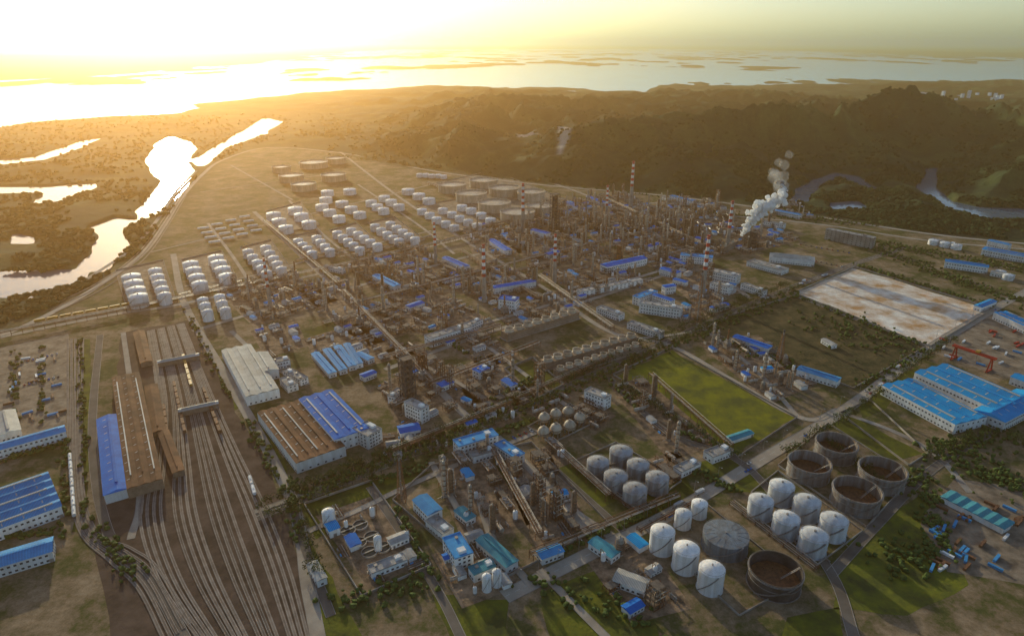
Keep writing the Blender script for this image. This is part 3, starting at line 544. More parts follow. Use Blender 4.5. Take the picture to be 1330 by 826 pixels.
# ---------------------------------------------------------------- buildings
wn=MB().box(0,0,0,1.8,.1,1.5).mesh('window','glass'); dn=MB().box(0,0,0,2.6,.1,3).mesh('door','steel'); rv=MB().box(0,0,0,2,2,1).box(0,0,1,2.4,2.4,.2).mesh('roof_vent','steel')
def building(a,b_,w,h,kind,roofm,label,wallm='wall',cat='building',st=2,nw=1,name='industrial_building',spans=3):
    A=G(*a,h);B=G(*b_,h); A.z=B.z=0; d=B-A; L=d.length; ang=math.atan2(d.y,d.x); c_=(A+B)/2; e=empty(name,c_,ang)
    MB().box(0,0,0,L,w,h).obj('wall',wallm,e)
    if kind=='f':
        MB().box(0,0,h,L+.5,w+.5,.3).box(0,w/2,h+.3,L+.5,.35,.7).box(0,-w/2,h+.3,L+.5,.35,.7).box(L/2,0,h+.3,.35,w-.4,.7).box(-L/2,0,h+.3,.35,w-.4,.7).obj('roof',roofm,e)
        if nw:
            MB().box(L*.3,0,h+.3,min(5,L*.25),w*.4,2.4).obj('stair_head',wallm,e)
            for i in range(max(1,int(L/14))): link('roof_vent',rv,e,(-L/2+5+i*12,w*.15*(-1)**i,h+.3))
    else:
        n_=1 if kind=='g' else spans; sw=w/n_; b=MB()
        for k in range(n_):
            y0=-w/2+k*sw; y1=y0+sw; o=.7 if n_==1 else 0; r=sw*.13
            b.add([(-L/2-.6,y0-o,h+.02),(L/2+.6,y0-o,h+.02),(L/2+.6,y1+o,h+.02),(-L/2-.6,y1+o,h+.02),(-L/2-.6,(y0+y1)/2,h+r),(L/2+.6,(y0+y1)/2,h+r)],[(0,1,5,4),(2,3,4,5),(0,4,3),(1,2,5)])
        b.obj('roof',roofm,e)
        if L>28:
            for k in range(n_):
                y0=-w/2+(k+.5)*sw; MB().box(0,y0,h+sw*.13-.15,L*.85,min(2.0,sw*.12),.9).obj('ridge_vent',roofm if (n_==1 or k%2) else 'groof',e)
            if n_>1 or w>18:
                for k in range(n_):
                    for i in range(int(L/14)):
                        x=-L/2+8+i*14; sl=MB(); y0=-w/2+k*sw+sw*.12; y1=y0+sw*.26; z=lambda y:h+.1+(y-(-w/2+k*sw))*.26
                        sl.add([(x,y0,z(y0)),(x+1,y0,z(y0)),(x+1,y1,z(y1)),(x,y1,z(y1))],[(0,1,2,3)]); sl.obj('skylight','groof',e)
    sgn=-1 if (Vector((math.sin(ang),-math.cos(ang),0)).dot(-c_)>0) else 1
    if nw:
        fl=max(1,st); nx=int(L/4)
        stp=1 if nx*fl<=48 else 2
        for k in range(fl):
            z=(h/fl)*k+min(1.2,h/fl*.35)
            for i in range(0,nx,stp):
                link('window',wn,e,(-L/2+2+(L-4)*(i+.5)/nx,sgn*(w/2+.05),z)); 
        es=1 if Vector((math.cos(ang),math.sin(ang),0)).dot(-c_)>0 else -1
        for k in range(fl):
            z=(h/fl)*k+min(1.2,h/fl*.35)
            for i in range(min(6,int(w/4.5))): link('window',wn,e,(es*(L/2+.05),-w/2+1.5+(w-3)*(i+.5)/min(6,int(w/4.5)),z),math.pi/2)
    link('door',dn,e,(L*.5-1.6 if L>8 else 0,sgn*(w/2+.07),0))
    tag(e,label,cat,None); return e
BL=[((141,541),(153,638),20,9,'g','blue','long bright blue shed left of the rail yard','wall','shed',1,0),
((163,487),(188,628),27,10,'m','rroof','long rusty brown shed beside the blue shed','brick','shed',1,0),
((212,560),(232,612),9,6,'g','rroof','narrow rusty platform roof in the rail yard','brick','shed',1,0),((196,500),(206,560),12,6,'g','rroof','short rusty shed right of the brown shed','brick','shed',1,0),((180,430),(190,470),12,6,'g','rroof','rusty shed at the head of the rail yard','brick','shed',1,0),
((205,470),(258,460),7,6,'g','groof','pale canopy crossing the upper rail yard','brick','shed',1,0),((232,533),(283,522),7,6,'g','groof','pale canopy crossing the middle rail yard','brick','shed',1,0),
((364,527),(417,590),46,11,'m','rroof','huge workshop with striped brown roof','wall','workshop',1,1),
((410,512),(458,563),36,14,'m','blue','blue-roofed hall joined to the brown workshop','wall','workshop',2,1),
((467,562),(486,552),22,14,'f','froof','white four-storey office at blue hall end','wall','office building',4,1),
((307,451),(341,510),34,11,'m','groof','large pale grey warehouse right of rail yard','wall','warehouse',1,1),((336,459),(350,482),20,11,'g','groof','small grey annex beside pale warehouse','wall','warehouse',1,1),
((352,470),(375,465),12,9,'f','froof','white flat office beside pale warehouse','wall','office building',2,1),((370,490),(380,500),12,8,'f','froof','low white office behind brown workshop','wall','office building',2,1),
((409,458),(432,484),9,6,'g','lblue','first pale blue shed from left of the four','wall','shed',1,1),((424,453),(446,480),9,6,'g','lblue','second pale blue shed from left of the four','wall','shed',1,1),((438,449),(458,475),9,6,'g','lblue','third pale blue shed from left of the four','wall','shed',1,1),((450,446),(467,472),8,6,'g','lblue','fourth pale blue shed from left of the four','wall','shed',1,1),
((-30,588),(84,556),14,9,'g','lblue','long pale blue building along storage yard','wall','factory',2,1),((-50,676),(70,634),62,10,'m','lblue','wide five-span blue factory at left edge','wall','factory',2,1),((-40,738),(68,706),18,9,'g','lblue','blue-roofed hall at bottom left edge','wall','factory',2,1),((5,535),(12,562),18,8,'g','groof','grey shed at left edge of storage yard','wall','shed',1,1),
((1166,496),(1262,546),44,11,'m','sky','bright blue warehouse, front part facing left','wall','warehouse',2,1),((1210,478),(1318,526),54,13,'m','sky','bright blue warehouse, large rear part','wall','warehouse',2,1),((1285,540),(1340,512),28,11,'g','sky','blue warehouse wing at the right edge','wall','warehouse',2,1),
((1300,405),(1345,425),22,10,'m','sky','blue workshop behind the red crane','wall','workshop',1,1),((1318,487),(1345,497),16,9,'g','sky','blue shed right of the red crane','wall','shed',1,1),((1270,398),(1290,390),10,7,'g','sky','small blue shed at bare lot corner','wall','shed',1,1),
((1228,338),(1284,346),16,11,'g','sky','blue factory with white front at upper right','wall','factory',2,1),((1278,322),(1345,334),24,11,'m','sky','wide blue factory at upper right edge','wall','factory',2,1),((1285,312),(1312,318),12,10,'g','lblue','pale blue hall behind upper right factory','wall','hall',1,1),((1210,310),(1245,318),10,8,'f','froof','low white block beside small white tanks','wall','building',1,1),((1288,352),(1318,358),10,7,'g','groof','low grey shed below upper right factory','wall','shed',1,1),
((1038,477),(1090,493),13,8,'g','lblue','pale blue building between scrub and field','wall','building',1,1),((955,436),(1000,451),12,8,'g','blue','blue-framed shed right of avenue unit','wall','shed',1,1),((1070,440),(1084,448),8,5,'g','froof','lone hut inside the scrub field','wall','hut',1,1),
((1000,331),(1058,337),30,9,'m','groof','white roofed hall behind the scrub field','wall','hall',1,1),((975,338),(1020,350),22,8,'f','froof','wide pale depot left of white roofed hall','wall','depot',1,1),
((1075,297),(1136,309),14,20,'f','froof','five-storey grey office below the hills','conc','office building',5,1),((872,254),(902,261),12,12,'f','lblue','white office before the far hills','wall','office building',3,1),((905,264),(920,268),9,9,'f','froof','small white block below the far hills','wall','office building',2,1),
((1008,273),(1040,279),12,9,'g','lblue','blue and white hall right of steam','wall','hall',2,1),((992,287),(1020,291),12,10,'f','froof','white block right of the steam base','wall','building',2,1),((1000,300),(1012,303),9,6,'g','blue','blue hut right of steam base','wall','hut',1,1),
((922,350),(960,358),16,14,'f','froof','white office block below the plume chimney','wall','office building',3,1),((884,330),(926,334),16,13,'f','lblue','white office block left of plume chimney','wall','office building',3,1),((925,366),(950,372),14,13,'f','froof','white block behind the tallest chimney','wall','office building',3,1),((965,368),(994,378),10,9,'f','froof','low white block at end of avenue','wall','building',2,1),
((832,392),(886,400),14,14,'f','froof','long white building of the office courtyard','wall','office building',3,1),((826,386),(850,377),12,12,'f','lblue','blue-topped wing of the office courtyard','wall','office building',3,1),((850,382),(874,390),10,12,'g','blue','blue roof hall inside the office courtyard','wall','office building',3,1),((862,372),(876,370),10,12,'g','blue','blue-roofed block behind the office courtyard','wall','office building',2,1),
((752,378),(832,362),12,8,'f','froof','long low white building behind cooling towers','wall','building',2,1),((778,398),(808,408),12,9,'f','froof','white block right of upper cooling tower','wall','building',2,1),((818,418),(860,432),12,8,'f','froof','white block between avenue and courtyard','wall','building',2,1),
((784,345),(836,334),18,12,'g','blue','long dark blue hall in upper centre','wall','hall',2,1),((640,373),(694,364),12,10,'g','blue','long blue roof left of central chimney','wall','hall',1,1),((650,386),(672,389),16,16,'f','blue','blue-topped control block below long blue roof','wall','control building',3,1),((578,334),(606,346),13,8,'g','blue','blue hall in hazy left centre','wall','hall',1,1),((488,357),(516,371),13,8,'g','sky','blue hall nearest the hazy tank blocks','wall','hall',1,1),((638,311),(660,325),14,9,'g','blue','blue hall right of hazy tank blocks','wall','hall',1,1),((692,298),(712,303),14,10,'g','blue','blue roof below the dark square tower','wall','hall',1,1),((734,262),(760,272),14,9,'m','blue','far blue roofs left of striped chimney','wall','hall',1,1),((764,255),(784,263),12,8,'g','blue','farthest blue roof before the hills','wall','hall',1,1),((422,345),(446,350),9,7,'f','froof','small pale block at tank farm corner','wall','building',1,1),
((555,438),(608,422),14,12,'f','froof','long white building left of cooling towers','wall','building',2,1),((600,424),(624,414),10,9,'f','froof','white annex beside striped centre chimney','wall','building',2,1),
((763,505),(790,516),11,13,'f','froof','white three-storey block beside spherical tanks','wall','office building',3,1),((592,576),(643,561),13,12,'f','lblue','white office with blue trim below avenue','wall','office building',3,1),((648,574),(675,592),12,9,'f','lblue','white block right of the blue-trim office','wall','building',2,1),((518,558),(544,553),14,6,'g','blue','low blue shed below tall dark tower','wall','shed',1,1),((530,520),(552,530),11,16,'f','froof','narrow white office below tall dark tower','wall','office building',4,1),((612,590),(640,582),10,7,'f','froof','low grey block behind bottom unit','wall','building',1,1),
((545,645),(565,665),13,10,'g','lblue','blue-roofed block left of the bottom unit','wall','building',2,1),((586,695),(603,722),14,11,'f','lblue','white block with blue edge in bottom unit','wall','building',3,1),((626,697),(665,732),11,7,'g','teal','long teal roof in the bottom unit','wall','hall',1,1),((596,660),(612,673),9,6,'g','teal','small teal roof in the bottom unit','wall','hall',1,1),((560,672),(582,690),11,7,'f','froof','low grey block beside bottom unit','wall','building',1,1),((612,742),(640,730),9,7,'f','teal','teal block at the bottom edge','wall','building',1,1),
((438,680),(425,685),10,7,'g','sky','blue hut beside the small white tank','wall','hut',1,1),((480,740),(526,722),9,5,'f','froof','low dark block below the basins','wall','building',1,1),((405,730),(418,752),7,6,'g','groof','narrow pale shed beside the lower road','wall','shed',1,1),((920,590),(946,580),12,7,'f','froof','low grey block below the grass field','wall','building',1,1),((880,610),(905,598),10,6,'f','froof','low block right of weathered tanks','wall','building',1,1),((945,570),(975,560),8,4,'g','teal','flat teal canopy at grass field edge','wall','canopy',1,0),
((395,492),(372,480),10,7,'f','froof','small white office behind the brown workshop','wall','office building',2,1),((770,700),(800,720),10,6,'g','teal','teal shed left of bright white tanks','wall','shed',1,1),((700,720),(728,710),10,6,'g','lblue','pale blue shed at the bottom centre','wall','shed',1,1),((800,745),(840,760),12,6,'g','groof','grey shed below the bright white tanks','wall','shed',1,1),((860,255),(868,258),8,7,'f','froof','tiny white hut before the hills','wall','hut',1,1),((520,505),(508,515),9,9,'f','froof','small office left of tall dark tower','wall','office building',2,1),
((860,348),(882,354),14,10,'g','blue','blue roof behind the office courtyard','wall','hall',1,1),((876,362),(892,366),10,8,'g','blue','small blue hall before the tallest chimney','wall','hall',1,1),((925,400),(945,394),10,6,'g','blue','blue shed at the avenue before scrub','wall','shed',1,1),((530,398),(548,392),12,7,'g','blue','blue shed in the hazy left unit','wall','shed',1,1),((618,482),(632,476),12,9,'f','blue','blue block left of small green lawn','wall','building',2,1),((570,500),(586,494),11,6,'g','blue','blue shed right of tall dark tower','wall','shed',1,1),((655,492),(668,500),9,6,'g','blue','blue shed beside the small green lawn','wall','shed',1,1),((465,458),(482,466),9,6,'g','lblue','blue shed right of the four pale sheds','wall','shed',1,1),((470,488),(486,482),10,6,'g','blue','small blue shed behind blue hall','wall','shed',1,1),((710,330),(724,326),12,8,'g','blue','blue shed behind the slim striped chimney','wall','shed',1,1),((840,320),(856,316),12,8,'g','blue','blue shed behind long dark blue hall','wall','shed',1,1),((905,308),(920,312),12,8,'g','blue','blue shed left of the plume chimney','wall','shed',1,1)]
for x in BL: building(x[0],x[1],x[2],x[3],x[4],x[5],x[6],x[7],x[8],x[9],x[10],spans=5 if 'five-span' in x[6] or 'striped brown' in x[6] else 3)
for i in range(6):
    a=(1229+i*13.5,648+i*7); building(a,(a[0]+13,a[1]-8),8,5,'g','teal',f'ribbed teal greenhouse roof, {ORD[i+1]} from left at right edge',cat='greenhouse',st=1,nw=0,name='greenhouse')
for i in range(26):
    x=R.uniform(1190,1330); y=R.uniform(124,140); e=building((x,y),(x+R.uniform(2,5),y+.2),18,R.uniform(16,45),'f','froof','',nw=0,name='apartment_block'); reg(e,'tiny pale apartment block','on far hills at right','apartment block','apartment blocks on far hills')
    hh,_,_=height(np.array([[e.location.x]]),np.array([[e.location.y]])); e.location.z=max(0,float(hh[0,0])-3)
# ---------------------------------------------------------------- process units
ZN=[([(478,400),(560,372),(645,420),(560,442)],'in hazy unit left of centre chimney',.5),([(555,362),(640,340),(705,372),(640,398)],'in unit behind the centre chimney',.5),([(640,300),(720,285),(800,330),(700,352)],'around the dark square tower',.6),([(735,262),(810,250),(890,290),(775,318)],'below the farthest striped chimney',.6),([(770,300),(880,285),(950,330),(850,350)],'behind the long dark blue hall',.55),
([(440,345),(545,320),(610,362),(510,388)],'in hazy unit below tank blocks',.4),([(385,375),(440,360),(505,405),(440,425)],'in unit at tank farm corner',.35),([(490,500),(560,470),(625,522),(520,560)],'around the tall dark tower',.4),([(585,480),(640,460),(700,520),(625,552)],'left of the small green lawn',.25),([(562,605),(632,585),(690,680),(605,715)],'in left half of bottom unit',.8),
([(650,605),(715,590),(765,680),(700,720)],'in right half of bottom unit',.65),([(790,500),(835,490),(935,575),(870,600)],'left of the grass field',.6),([(905,445),(985,435),(1060,500),(1000,525)],'between grass field and scrub',.4),([(850,262),(935,262),(965,300),(890,312)],'left of the steam plume',.5),([(935,305),(1000,292),(1040,312),(965,332)],'around the steam plume base',.3),
([(280,378),(375,352),(440,390),(330,425)],'in hazy unit left of workshop',.4),([(845,345),(880,330),(975,378),(900,395)],'around the tallest striped chimney',.2),([(640,400),(740,372),(775,395),(660,425)],'behind the upper cooling tower',.25),([(410,670),(480,645),(560,725),(480,765)],'around basins at bottom left',0),([(395,440),(480,415),(540,460),(420,490)],'around the four pale sheds',0),([(760,725),(830,690),(900,790),(820,810)],'at bottom left of white tanks',.15),([(690,275),(735,262),(790,300),(720,305)],'beside the brown open tanks',.4),([(560,720),(620,700),(680,760),(600,790)],'at the bottom edge',0),
([(325,430),(385,415),(400,450),(345,465)],'above the pale grey warehouse',0),([(600,298),(640,290),(690,325),(620,345)],'left of dark square tower',.3),([(700,355),(790,335),(850,370),(765,388)],'right of slim striped chimney',.3),([(570,445),(620,430),(680,465),(630,478)],'below the long white building',.25),([(650,515),(700,498),(750,515),(700,545)],'above the spherical tanks',.1),([(480,565),(560,555),(585,580),(510,600)],'below the tall dark tower',0),([(690,585),(720,575),(745,600),(715,612)],'left of weathered grey tanks',.2),([(870,400),(935,388),(955,398),(890,425)],'below the tallest chimney',.1),([(600,550),(660,530),(680,545),(610,570)],'above the blue-trim office',0),([(440,425),(500,405),(540,430),(480,450)],'right of hazy pipe racks',.3),([(990,255),(1040,262),(1060,285),(1000,280)],'right of the steam',.1),
([(715,540),(770,515),(800,540),(775,560)],'right of the spherical tanks',.2),([(500,455),(540,445),(575,468),(530,480)],'behind the tall dark tower',.3),([(830,600),(880,585),(900,610),(870,630)],'right of weathered grey tanks',.1)]
TALL=['column_a','column_b','column_c','frame_b','frame_d','frame_b','furnace','column_a']; LOW=['frame_a','frame_c','frame_e','vessel','cooler','exchanger','drum','shed_blue','shed_grey','column_d','exchanger','pipes','pipes','frame_c','shed_sky','frame_a','vessel']
ZN.sort(key=lambda z:-z[0][2][1]); CNT={}; EXTRA=[]
def place(k,p,rz,s,zn):
    nm=PROT[k][0]; CNT[nm]=CNT.get(nm,0)+1
    if CNT[nm]>280: EXTRA.append((k,p.copy(),rz,s)); return
    b,c=KIND[k]; reg(spawn(k,p,rz,s),b,zn,c,b+'s '+zn)
for C4,zn,tall in ZN:
    P=[G(*p) for p in C4]; L1=(P[1]-P[0]).length; L2=(P[3]-P[0]).length
    struct(MB().add([(p.x,p.y,.07) for p in P],[(0,1,2,3)]).obj('hardstanding','pad'))
    sp_=17
    nx=max(2,int(L1/sp_)); ny=max(2,int(L2/sp_)); ang=math.atan2((P[1]-P[0]).y,(P[1]-P[0]).x)
    for i in range(nx):
        for j in range(ny):
            if R.random()<(.12 if tall else .22): continue
            u=(i+.5+R.uniform(-.12,.12))/nx; v=(j+.5+R.uniform(-.12,.12))/ny
            p=P[0].lerp(P[1],u).lerp(P[3].lerp(P[2],u),v)
            k=R.choice(TALL) if R.random()<tall*.4 else (R.choice(LOW) if tall else R.choice(['vessel','exchanger','drum','shed_blue','shed_grey','pipes','pipes','drum','shed_grey']))
            place(k,p,ang+R.choice([0,math.pi/2]),R.uniform(.7,1.05)*(1.05 if 'shed' in k else 1),zn)
            if R.random()<.55:
                p2=p+Vector((R.uniform(-9,9),R.uniform(-9,9),0)); k=R.choice(['column_c','drum','exchanger','pipes','vessel','exchanger'] if tall>.3 else ['drum','pipes','exchanger']); place(k,p2,ang+R.choice([0,math.pi/2]),R.uniform(.5,.85),zn)
if EXTRA:
    mats=[];V=[];LI=[];LT_=[];MI=[];SM=[];off=0
    for k,p,rz,s in EXTRA:
        Mx=np.array(Matrix.Translation(p)@Matrix.Rotation(rz,4,'Z')@Matrix.Scale(s,4))
        for n_,me,pi in PROT[k][1]:
            if me.materials[0] not in mats: mats.append(me.materials[0])
            a=np.empty(len(me.vertices)*3,np.float32); me.vertices.foreach_get('co',a); a=a.reshape(-1,3)@Mx[:3,:3].T+Mx[:3,3]
            li=np.empty(len(me.loops),np.int32); me.loops.foreach_get('vertex_index',li); lt=np.empty(len(me.polygons),np.int32); me.polygons.foreach_get('loop_total',lt); sm=np.empty(len(me.polygons),bool); me.polygons.foreach_get('use_smooth',sm)
            V.append(a);LI.append(li+off);LT_.append(lt);SM.append(sm);MI.append(np.full(len(lt),mats.index(me.materials[0]),np.int32)); off+=len(a)
    V=np.concatenate(V).astype(np.float32);LI=np.concatenate(LI).astype(np.int32);LTt=np.concatenate(LT_);SM=np.concatenate(SM);MI=np.concatenate(MI)
    me=bpy.data.meshes.new('process_equipment'); me.vertices.add(len(V)); me.vertices.foreach_set('co',V.ravel()); me.loops.add(len(LI)); me.loops.foreach_set('vertex_index',LI); me.polygons.add(len(LTt)); me.polygons.foreach_set('loop_start',np.concatenate([[0],np.cumsum(LTt)[:-1]]).astype(np.int32)); me.polygons.foreach_set('loop_total',LTt)
    for m_ in mats: me.materials.append(m_)
    me.polygons.foreach_set('use_smooth',SM); me.polygons.foreach_set('material_index',MI); me.update(calc_edges=True)
    o=link('process_equipment',me); o['kind']='stuff'; o['label']='small far steelwork, pipes and vessels filling the distant process units'; o['category']='equipment'
for px,pb,k,s_ in [(578,645,'column_a',.95),(586,642,'column_b',.9),(612,670,'column_a',.8),(640,690,'column_b',.9),(700,650,'frame_d',.9),(722,672,'frame_d',.9),(668,620,'frame_b',1),(745,668,'column_b',.8),(925,452,'column_a',.9),(931,456,'column_c',1.1),(812,500,'column_b',.9),(835,530,'frame_d',.7),(880,300,'column_a',1.3),(898,308,'column_b',1.4),(840,300,'column_a',1.3),(832,330,'column_c',1.3),(590,395,'column_a',1),(820,300,'frame_d',1),(745,345,'column_a',1),(693,372,'column_b',1),(551,372,'column_a',1),(466,376,'column_b',1)]:
    b,c=KIND[k]; reg(spawn(k,G(px,pb),.66,s_),'prominent '+b,'among process units',c,'prominent columns and towers')
bs=[('wall',MB().cyl(0,0,0,6,1.6,28,top=False).cyl(0,0,0,5.6,1.6,28,top=False,inv=True).ring(0,0,1.55,5.5,6.1,.15,28),'conc'),('water',MB().cyl(0,0,.4,5.6,.7,28),'basin'),('bridge',MB().box(0,0,1.8,12,1,.2),'steel')]
proto('basin','settling_basin',bs)
for x,y in [(452,690),(468,683),(466,706),(483,698),(480,718),(497,712)]: reg(spawn('basin',G(x,y),.6,1),'round settling basin with bridge','on the bottom left lawn','basin','settling basins')
def rack(a,b_,zone,h=5.5,w=6,np_=5):
    A=G(*a);B=G(*b_); d=B-A; L=d.length; e=empty('pipe_rack',A,math.atan2(d.y,d.x)); n_=min(90,int(L/12))
    sm=MB().beam((0,-w/2,0),(0,-w/2,h+2.2),.4).beam((0,w/2,0),(0,w/2,h+2.2),.4).beam((0,-w/2,h),(0,w/2,h),.35).beam((0,-w/2,h+2),(0,w/2,h+2),.35).mesh('support','rust')
    for i in range(n_+1): link('support',sm,e,(L*i/n_,0,0))
    for k in range(np_):
        y=-w/2+w*(k+.5)/np_; r=R.uniform(.2,.42); MB().tube((0,y,h+.4+r),(L,y,h+.4+r),r,8).obj('pipe',R.choice(['silver','rust','brown','silver']),e)
        if k%2==0: MB().tube((0,y,h+2.5+r),(L,y,h+2.5+r),r*.9,8).obj('pipe',R.choice(['steel','silver','rust']),e)
    tag(e,'long pipe rack on steel frames '+zone,'pipe rack','pipe racks')
for a in [((170,405),(425,352),'below the white tank rows'),((425,352),(640,302),'between tank blocks and process area'),((455,400),(760,322),'through the hazy centre of plant'),((760,322),(900,290),'behind long dark blue hall'),((345,290),(440,372),'between hazy tank rows'),((446,382),(560,500),'left of the tall dark tower'),((500,470),(650,428),'left of the cooling towers'),((650,362),(840,312),'behind centre chimney'),((700,362),(795,430),'right of centre chimney'),((690,728),(880,650),'along the lower road'),((560,505),(700,450),'above small green lawn'),((640,590),(700,700),'through the bottom unit'),((720,585),(790,650),'left of weathered grey tanks'),((845,492),(948,585),'left side of grass field'),((600,330),(700,392),'beside hazy blue hall'),((-30,444),(165,406),'along the left edge road'),((790,262),(930,330),'left of plume chimney'),((830,345),(920,322),'before the plume chimney'),((420,425),(520,400),'above the pale blue sheds'),((620,300),(760,268),'below the brown open tanks'),((555,240),(735,300),'beside the far open tanks'),((510,592),(665,528),'beside the lower central avenue'),((670,524),(790,470),'beside the middle central avenue')]: rack(*a)
for i,(a,b_) in enumerate([((160,402),(230,388)),((232,384),(315,366)),((385,340),(445,325)),((440,335),(505,320)),((500,325),(560,308)),((830,690),(905,650)),((950,655),(1060,740)),((745,606),(830,668))]): rack(a,b_,['in front of leftmost tanks','in front of third tank row','in front of fivefold block','in front of middle block','in front of right block','behind the bright white tanks','left of pale grey tanks','in front of weathered tanks'][i],1.2,5,5)
def gantry(a,b_,h,label):
    A=G(*a);B=G(*b_); d=B-A; L=d.length; e=empty('gantry_crane',A,math.atan2(d.y,d.x))
    for y in (-1.6,1.6): MB().box(L/2,y,h-2.4,L+8,1.2,2.2).obj('girder','red',e)
    for x in (0,L):
        for s_ in (-1,1): MB().tube((x,s_*6,1),(x,s_*1.6,h-2.4),.9,4,False).obj('leg','red',e)
        MB().box(x,0,.2,1.8,14,1.1).obj('sill_beam','red',e)
    MB().box(L*.6,0,h,4,5,2.2).obj('trolley','yellow',e); MB().tube((L*.6,0,h-3),(L*.6,0,h*.4),.15).obj('hoist_rope','dark',e); tag(e,label,'crane')
gantry((1238,466),(1284,482),18,'red gantry crane behind the bright blue warehouse')
for nm,m in (('blue','lblue'),('red','red'),('white','white'),('rusty','rust')):
    proto('box_'+nm,'shipping_container',[('body',MB().box(0,0,.15,12,2.4,2.5),m),('door',MB().box(6.03,0,.25,.06,2.2,2.3),'steel')]+[('corrugation',MB().box(x,0,.3,.15,2.5,2.2),m) for x in (-5,-3,-1,1,3,5)])
for i in range(84):
    if i<38: x,y=R.uniform(1205,1330),R.uniform(655,740); z='in the salvage yard at right edge'; 
    elif i<64: x,y=R.uniform(0,80),R.uniform(460,550); z='in the left storage yard'
    else: x,y=R.uniform(1225,1330),R.uniform(430,475); z='in the red crane yard'
    if 38<=i<64 and x<30 and y>525: continue
    nm=R.choice(['blue','rusty','white','rusty','blue'] if i<64 else ['blue','red','white']); reg(spawn('box_'+nm,G(x,y),R.choice([.66,-.9,.66+R.uniform(-.3,.3)]),.8),f'{nm} steel container',z,'container',f'{nm} containers {z}')
for nm,m in (('white','white'),('dark','dark'),('blue','blue'),('red','red')):
    b=MB().box(0,0,.35,4.4,1.8,.75); cb=MB().add([(-1.6,-.8,1.1),(1.3,-.8,1.1),(1.3,.8,1.1),(-1.6,.8,1.1),(-1.1,-.7,1.6),(.6,-.7,1.6),(.6,.7,1.6),(-1.1,.7,1.6)],[(0,1,5,4),(1,2,6,5),(2,3,7,6),(3,0,4,7),(4,5,6,7)])
    proto('car_'+nm,'parked_car',[('body',b,m),('cabin',cb,'glass')]+[('wheel',MB().tube((x,y-.1,.35),(x,y+.1,.35),.35,10),'dark') for x in (-1.4,1.4) for y in (-.85,.85)])
    proto('truck_'+nm,'lorry',[('cab',MB().box(4,0,.6,2,2.4,2.4),m),('cargo_box',MB().box(-1,0,1,7.6,2.5,2.6),'lgrey')]+[('wheel',MB().tube((x,y-.2,.5),(x,y+.2,.5),.5,10),'dark') for x in (-3.5,-2.3,3.8) for y in (-1,1)])
PK=[((30,470),(80,458),8,'in upper left storage yard'),((32,500),(82,488),8,'in middle of left storage yard'),((860,405),(900,415),6,'before the office courtyard'),((1040,318),(1110,330),10,'before the five-storey office'),((1060,340),(1100,348),6,'above the bare lot'),((690,560),(660,572),4,'by the blue-trim office'),((500,590),(560,572),6,'below the tall dark tower')]
for a,b_,n_,z in PK:
    A=G(*a);B=G(*b_); ang=math.atan2((B-A).y,(B-A).x)+math.pi/2
    for i in range(n_): nm=R.choice(['white','dark','blue','red']); reg(spawn('car_'+nm,A.lerp(B,i/n_)+Vector((0,0,.07)),ang),f'{nm} parked car',z,'car',f'{nm} cars {z}')
for pts,z in ((AV,'on the central avenue'),(SR,'on the lower road')):
    P=[G(*p) for p in pts]
    for i in range(14):
        k=R.randint(1,len(P)-3); v=P[k].lerp(P[k+1],R.random()); d=(P[k+1]-P[k]).normalized(); nn=Vector((-d.y,d.x,0))*R.choice([-2.8,2.8]); nm=R.choice(['white','dark','blue','red']); t=R.random()<.35
        reg(spawn(('truck_' if t else 'car_')+nm,v+nn+Vector((0,0,.2)),math.atan2(d.y,d.x)),f'{nm} '+('lorry' if t else 'car')+' driving',z,'lorry' if t else 'car',f'{nm} vehicles {z}')
proto('lamp','street_lamp',[('pole',MB().cyl(0,0,0,.18,11,8,r2=.1),'steel'),('arm',MB().beam((0,0,11),(2.4,0,11.4),.14),'steel'),('lamp_head',MB().box(2.6,0,11.3,1,.4,.2),'white')])
P=crom([G(*p) for p in SR],4)
for i,p in enumerate(P[:-1]): d=(P[i+1]-p).normalized(); tag(spawn('lamp',p+Vector((-d.y,d.x,0))*7.5,math.atan2(d.y,d.x)-1.57),'thin grey street lamp along the lower road','street lamp','street lamps along the lower road')
# ---------------------------------------------------------------- trees
def crown(seed,h,w,nl=170):
    q=random.Random(seed); b=MB(); cl=[(q.uniform(-.5,.5)*w,q.uniform(-.5,.5)*w,h*(.45+.4*q.random()),q.uniform(.22,.4)*w) for _ in range(8)]
    for i in range(nl):
        cx,cy,cz,cr=q.choice(cl); d=Vector((q.gauss(0,1),q.gauss(0,1),q.gauss(0,1))).normalized()*cr*q.uniform(.6,1.05)
        c_=Vector((cx,cy,cz))+d; u=Vector((q.gauss(0,1),q.gauss(0,1),q.gauss(0,.6))).normalized(); v=u.cross(Vector((q.gauss(0,1),q.gauss(0,1),q.gauss(0,1)))).normalized(); s_=q.uniform(.5,1.1)*w*.09
        b.add([c_-u*s_,c_-v*s_*.7,c_+u*s_,c_+v*s_*.7],[(0,1,2,3)])
    return b
def trunk(seed,h):
    q=random.Random(seed); b=MB().cyl(0,0,0,.32,h*.6,7,r2=.16)
    for i in range(4): a=i*1.6+q.random(); b.tube((0,0,h*.35+i*.3),(math.cos(a)*h*.2,math.sin(a)*h*.2,h*.62),.1,5)
    return b
for i in range(4): proto(f'tree{i}','broadleaf_tree',[('trunk',trunk(i,9),'bark'),('crown',crown(i,9+i%2,7+i%3),'leaf')])
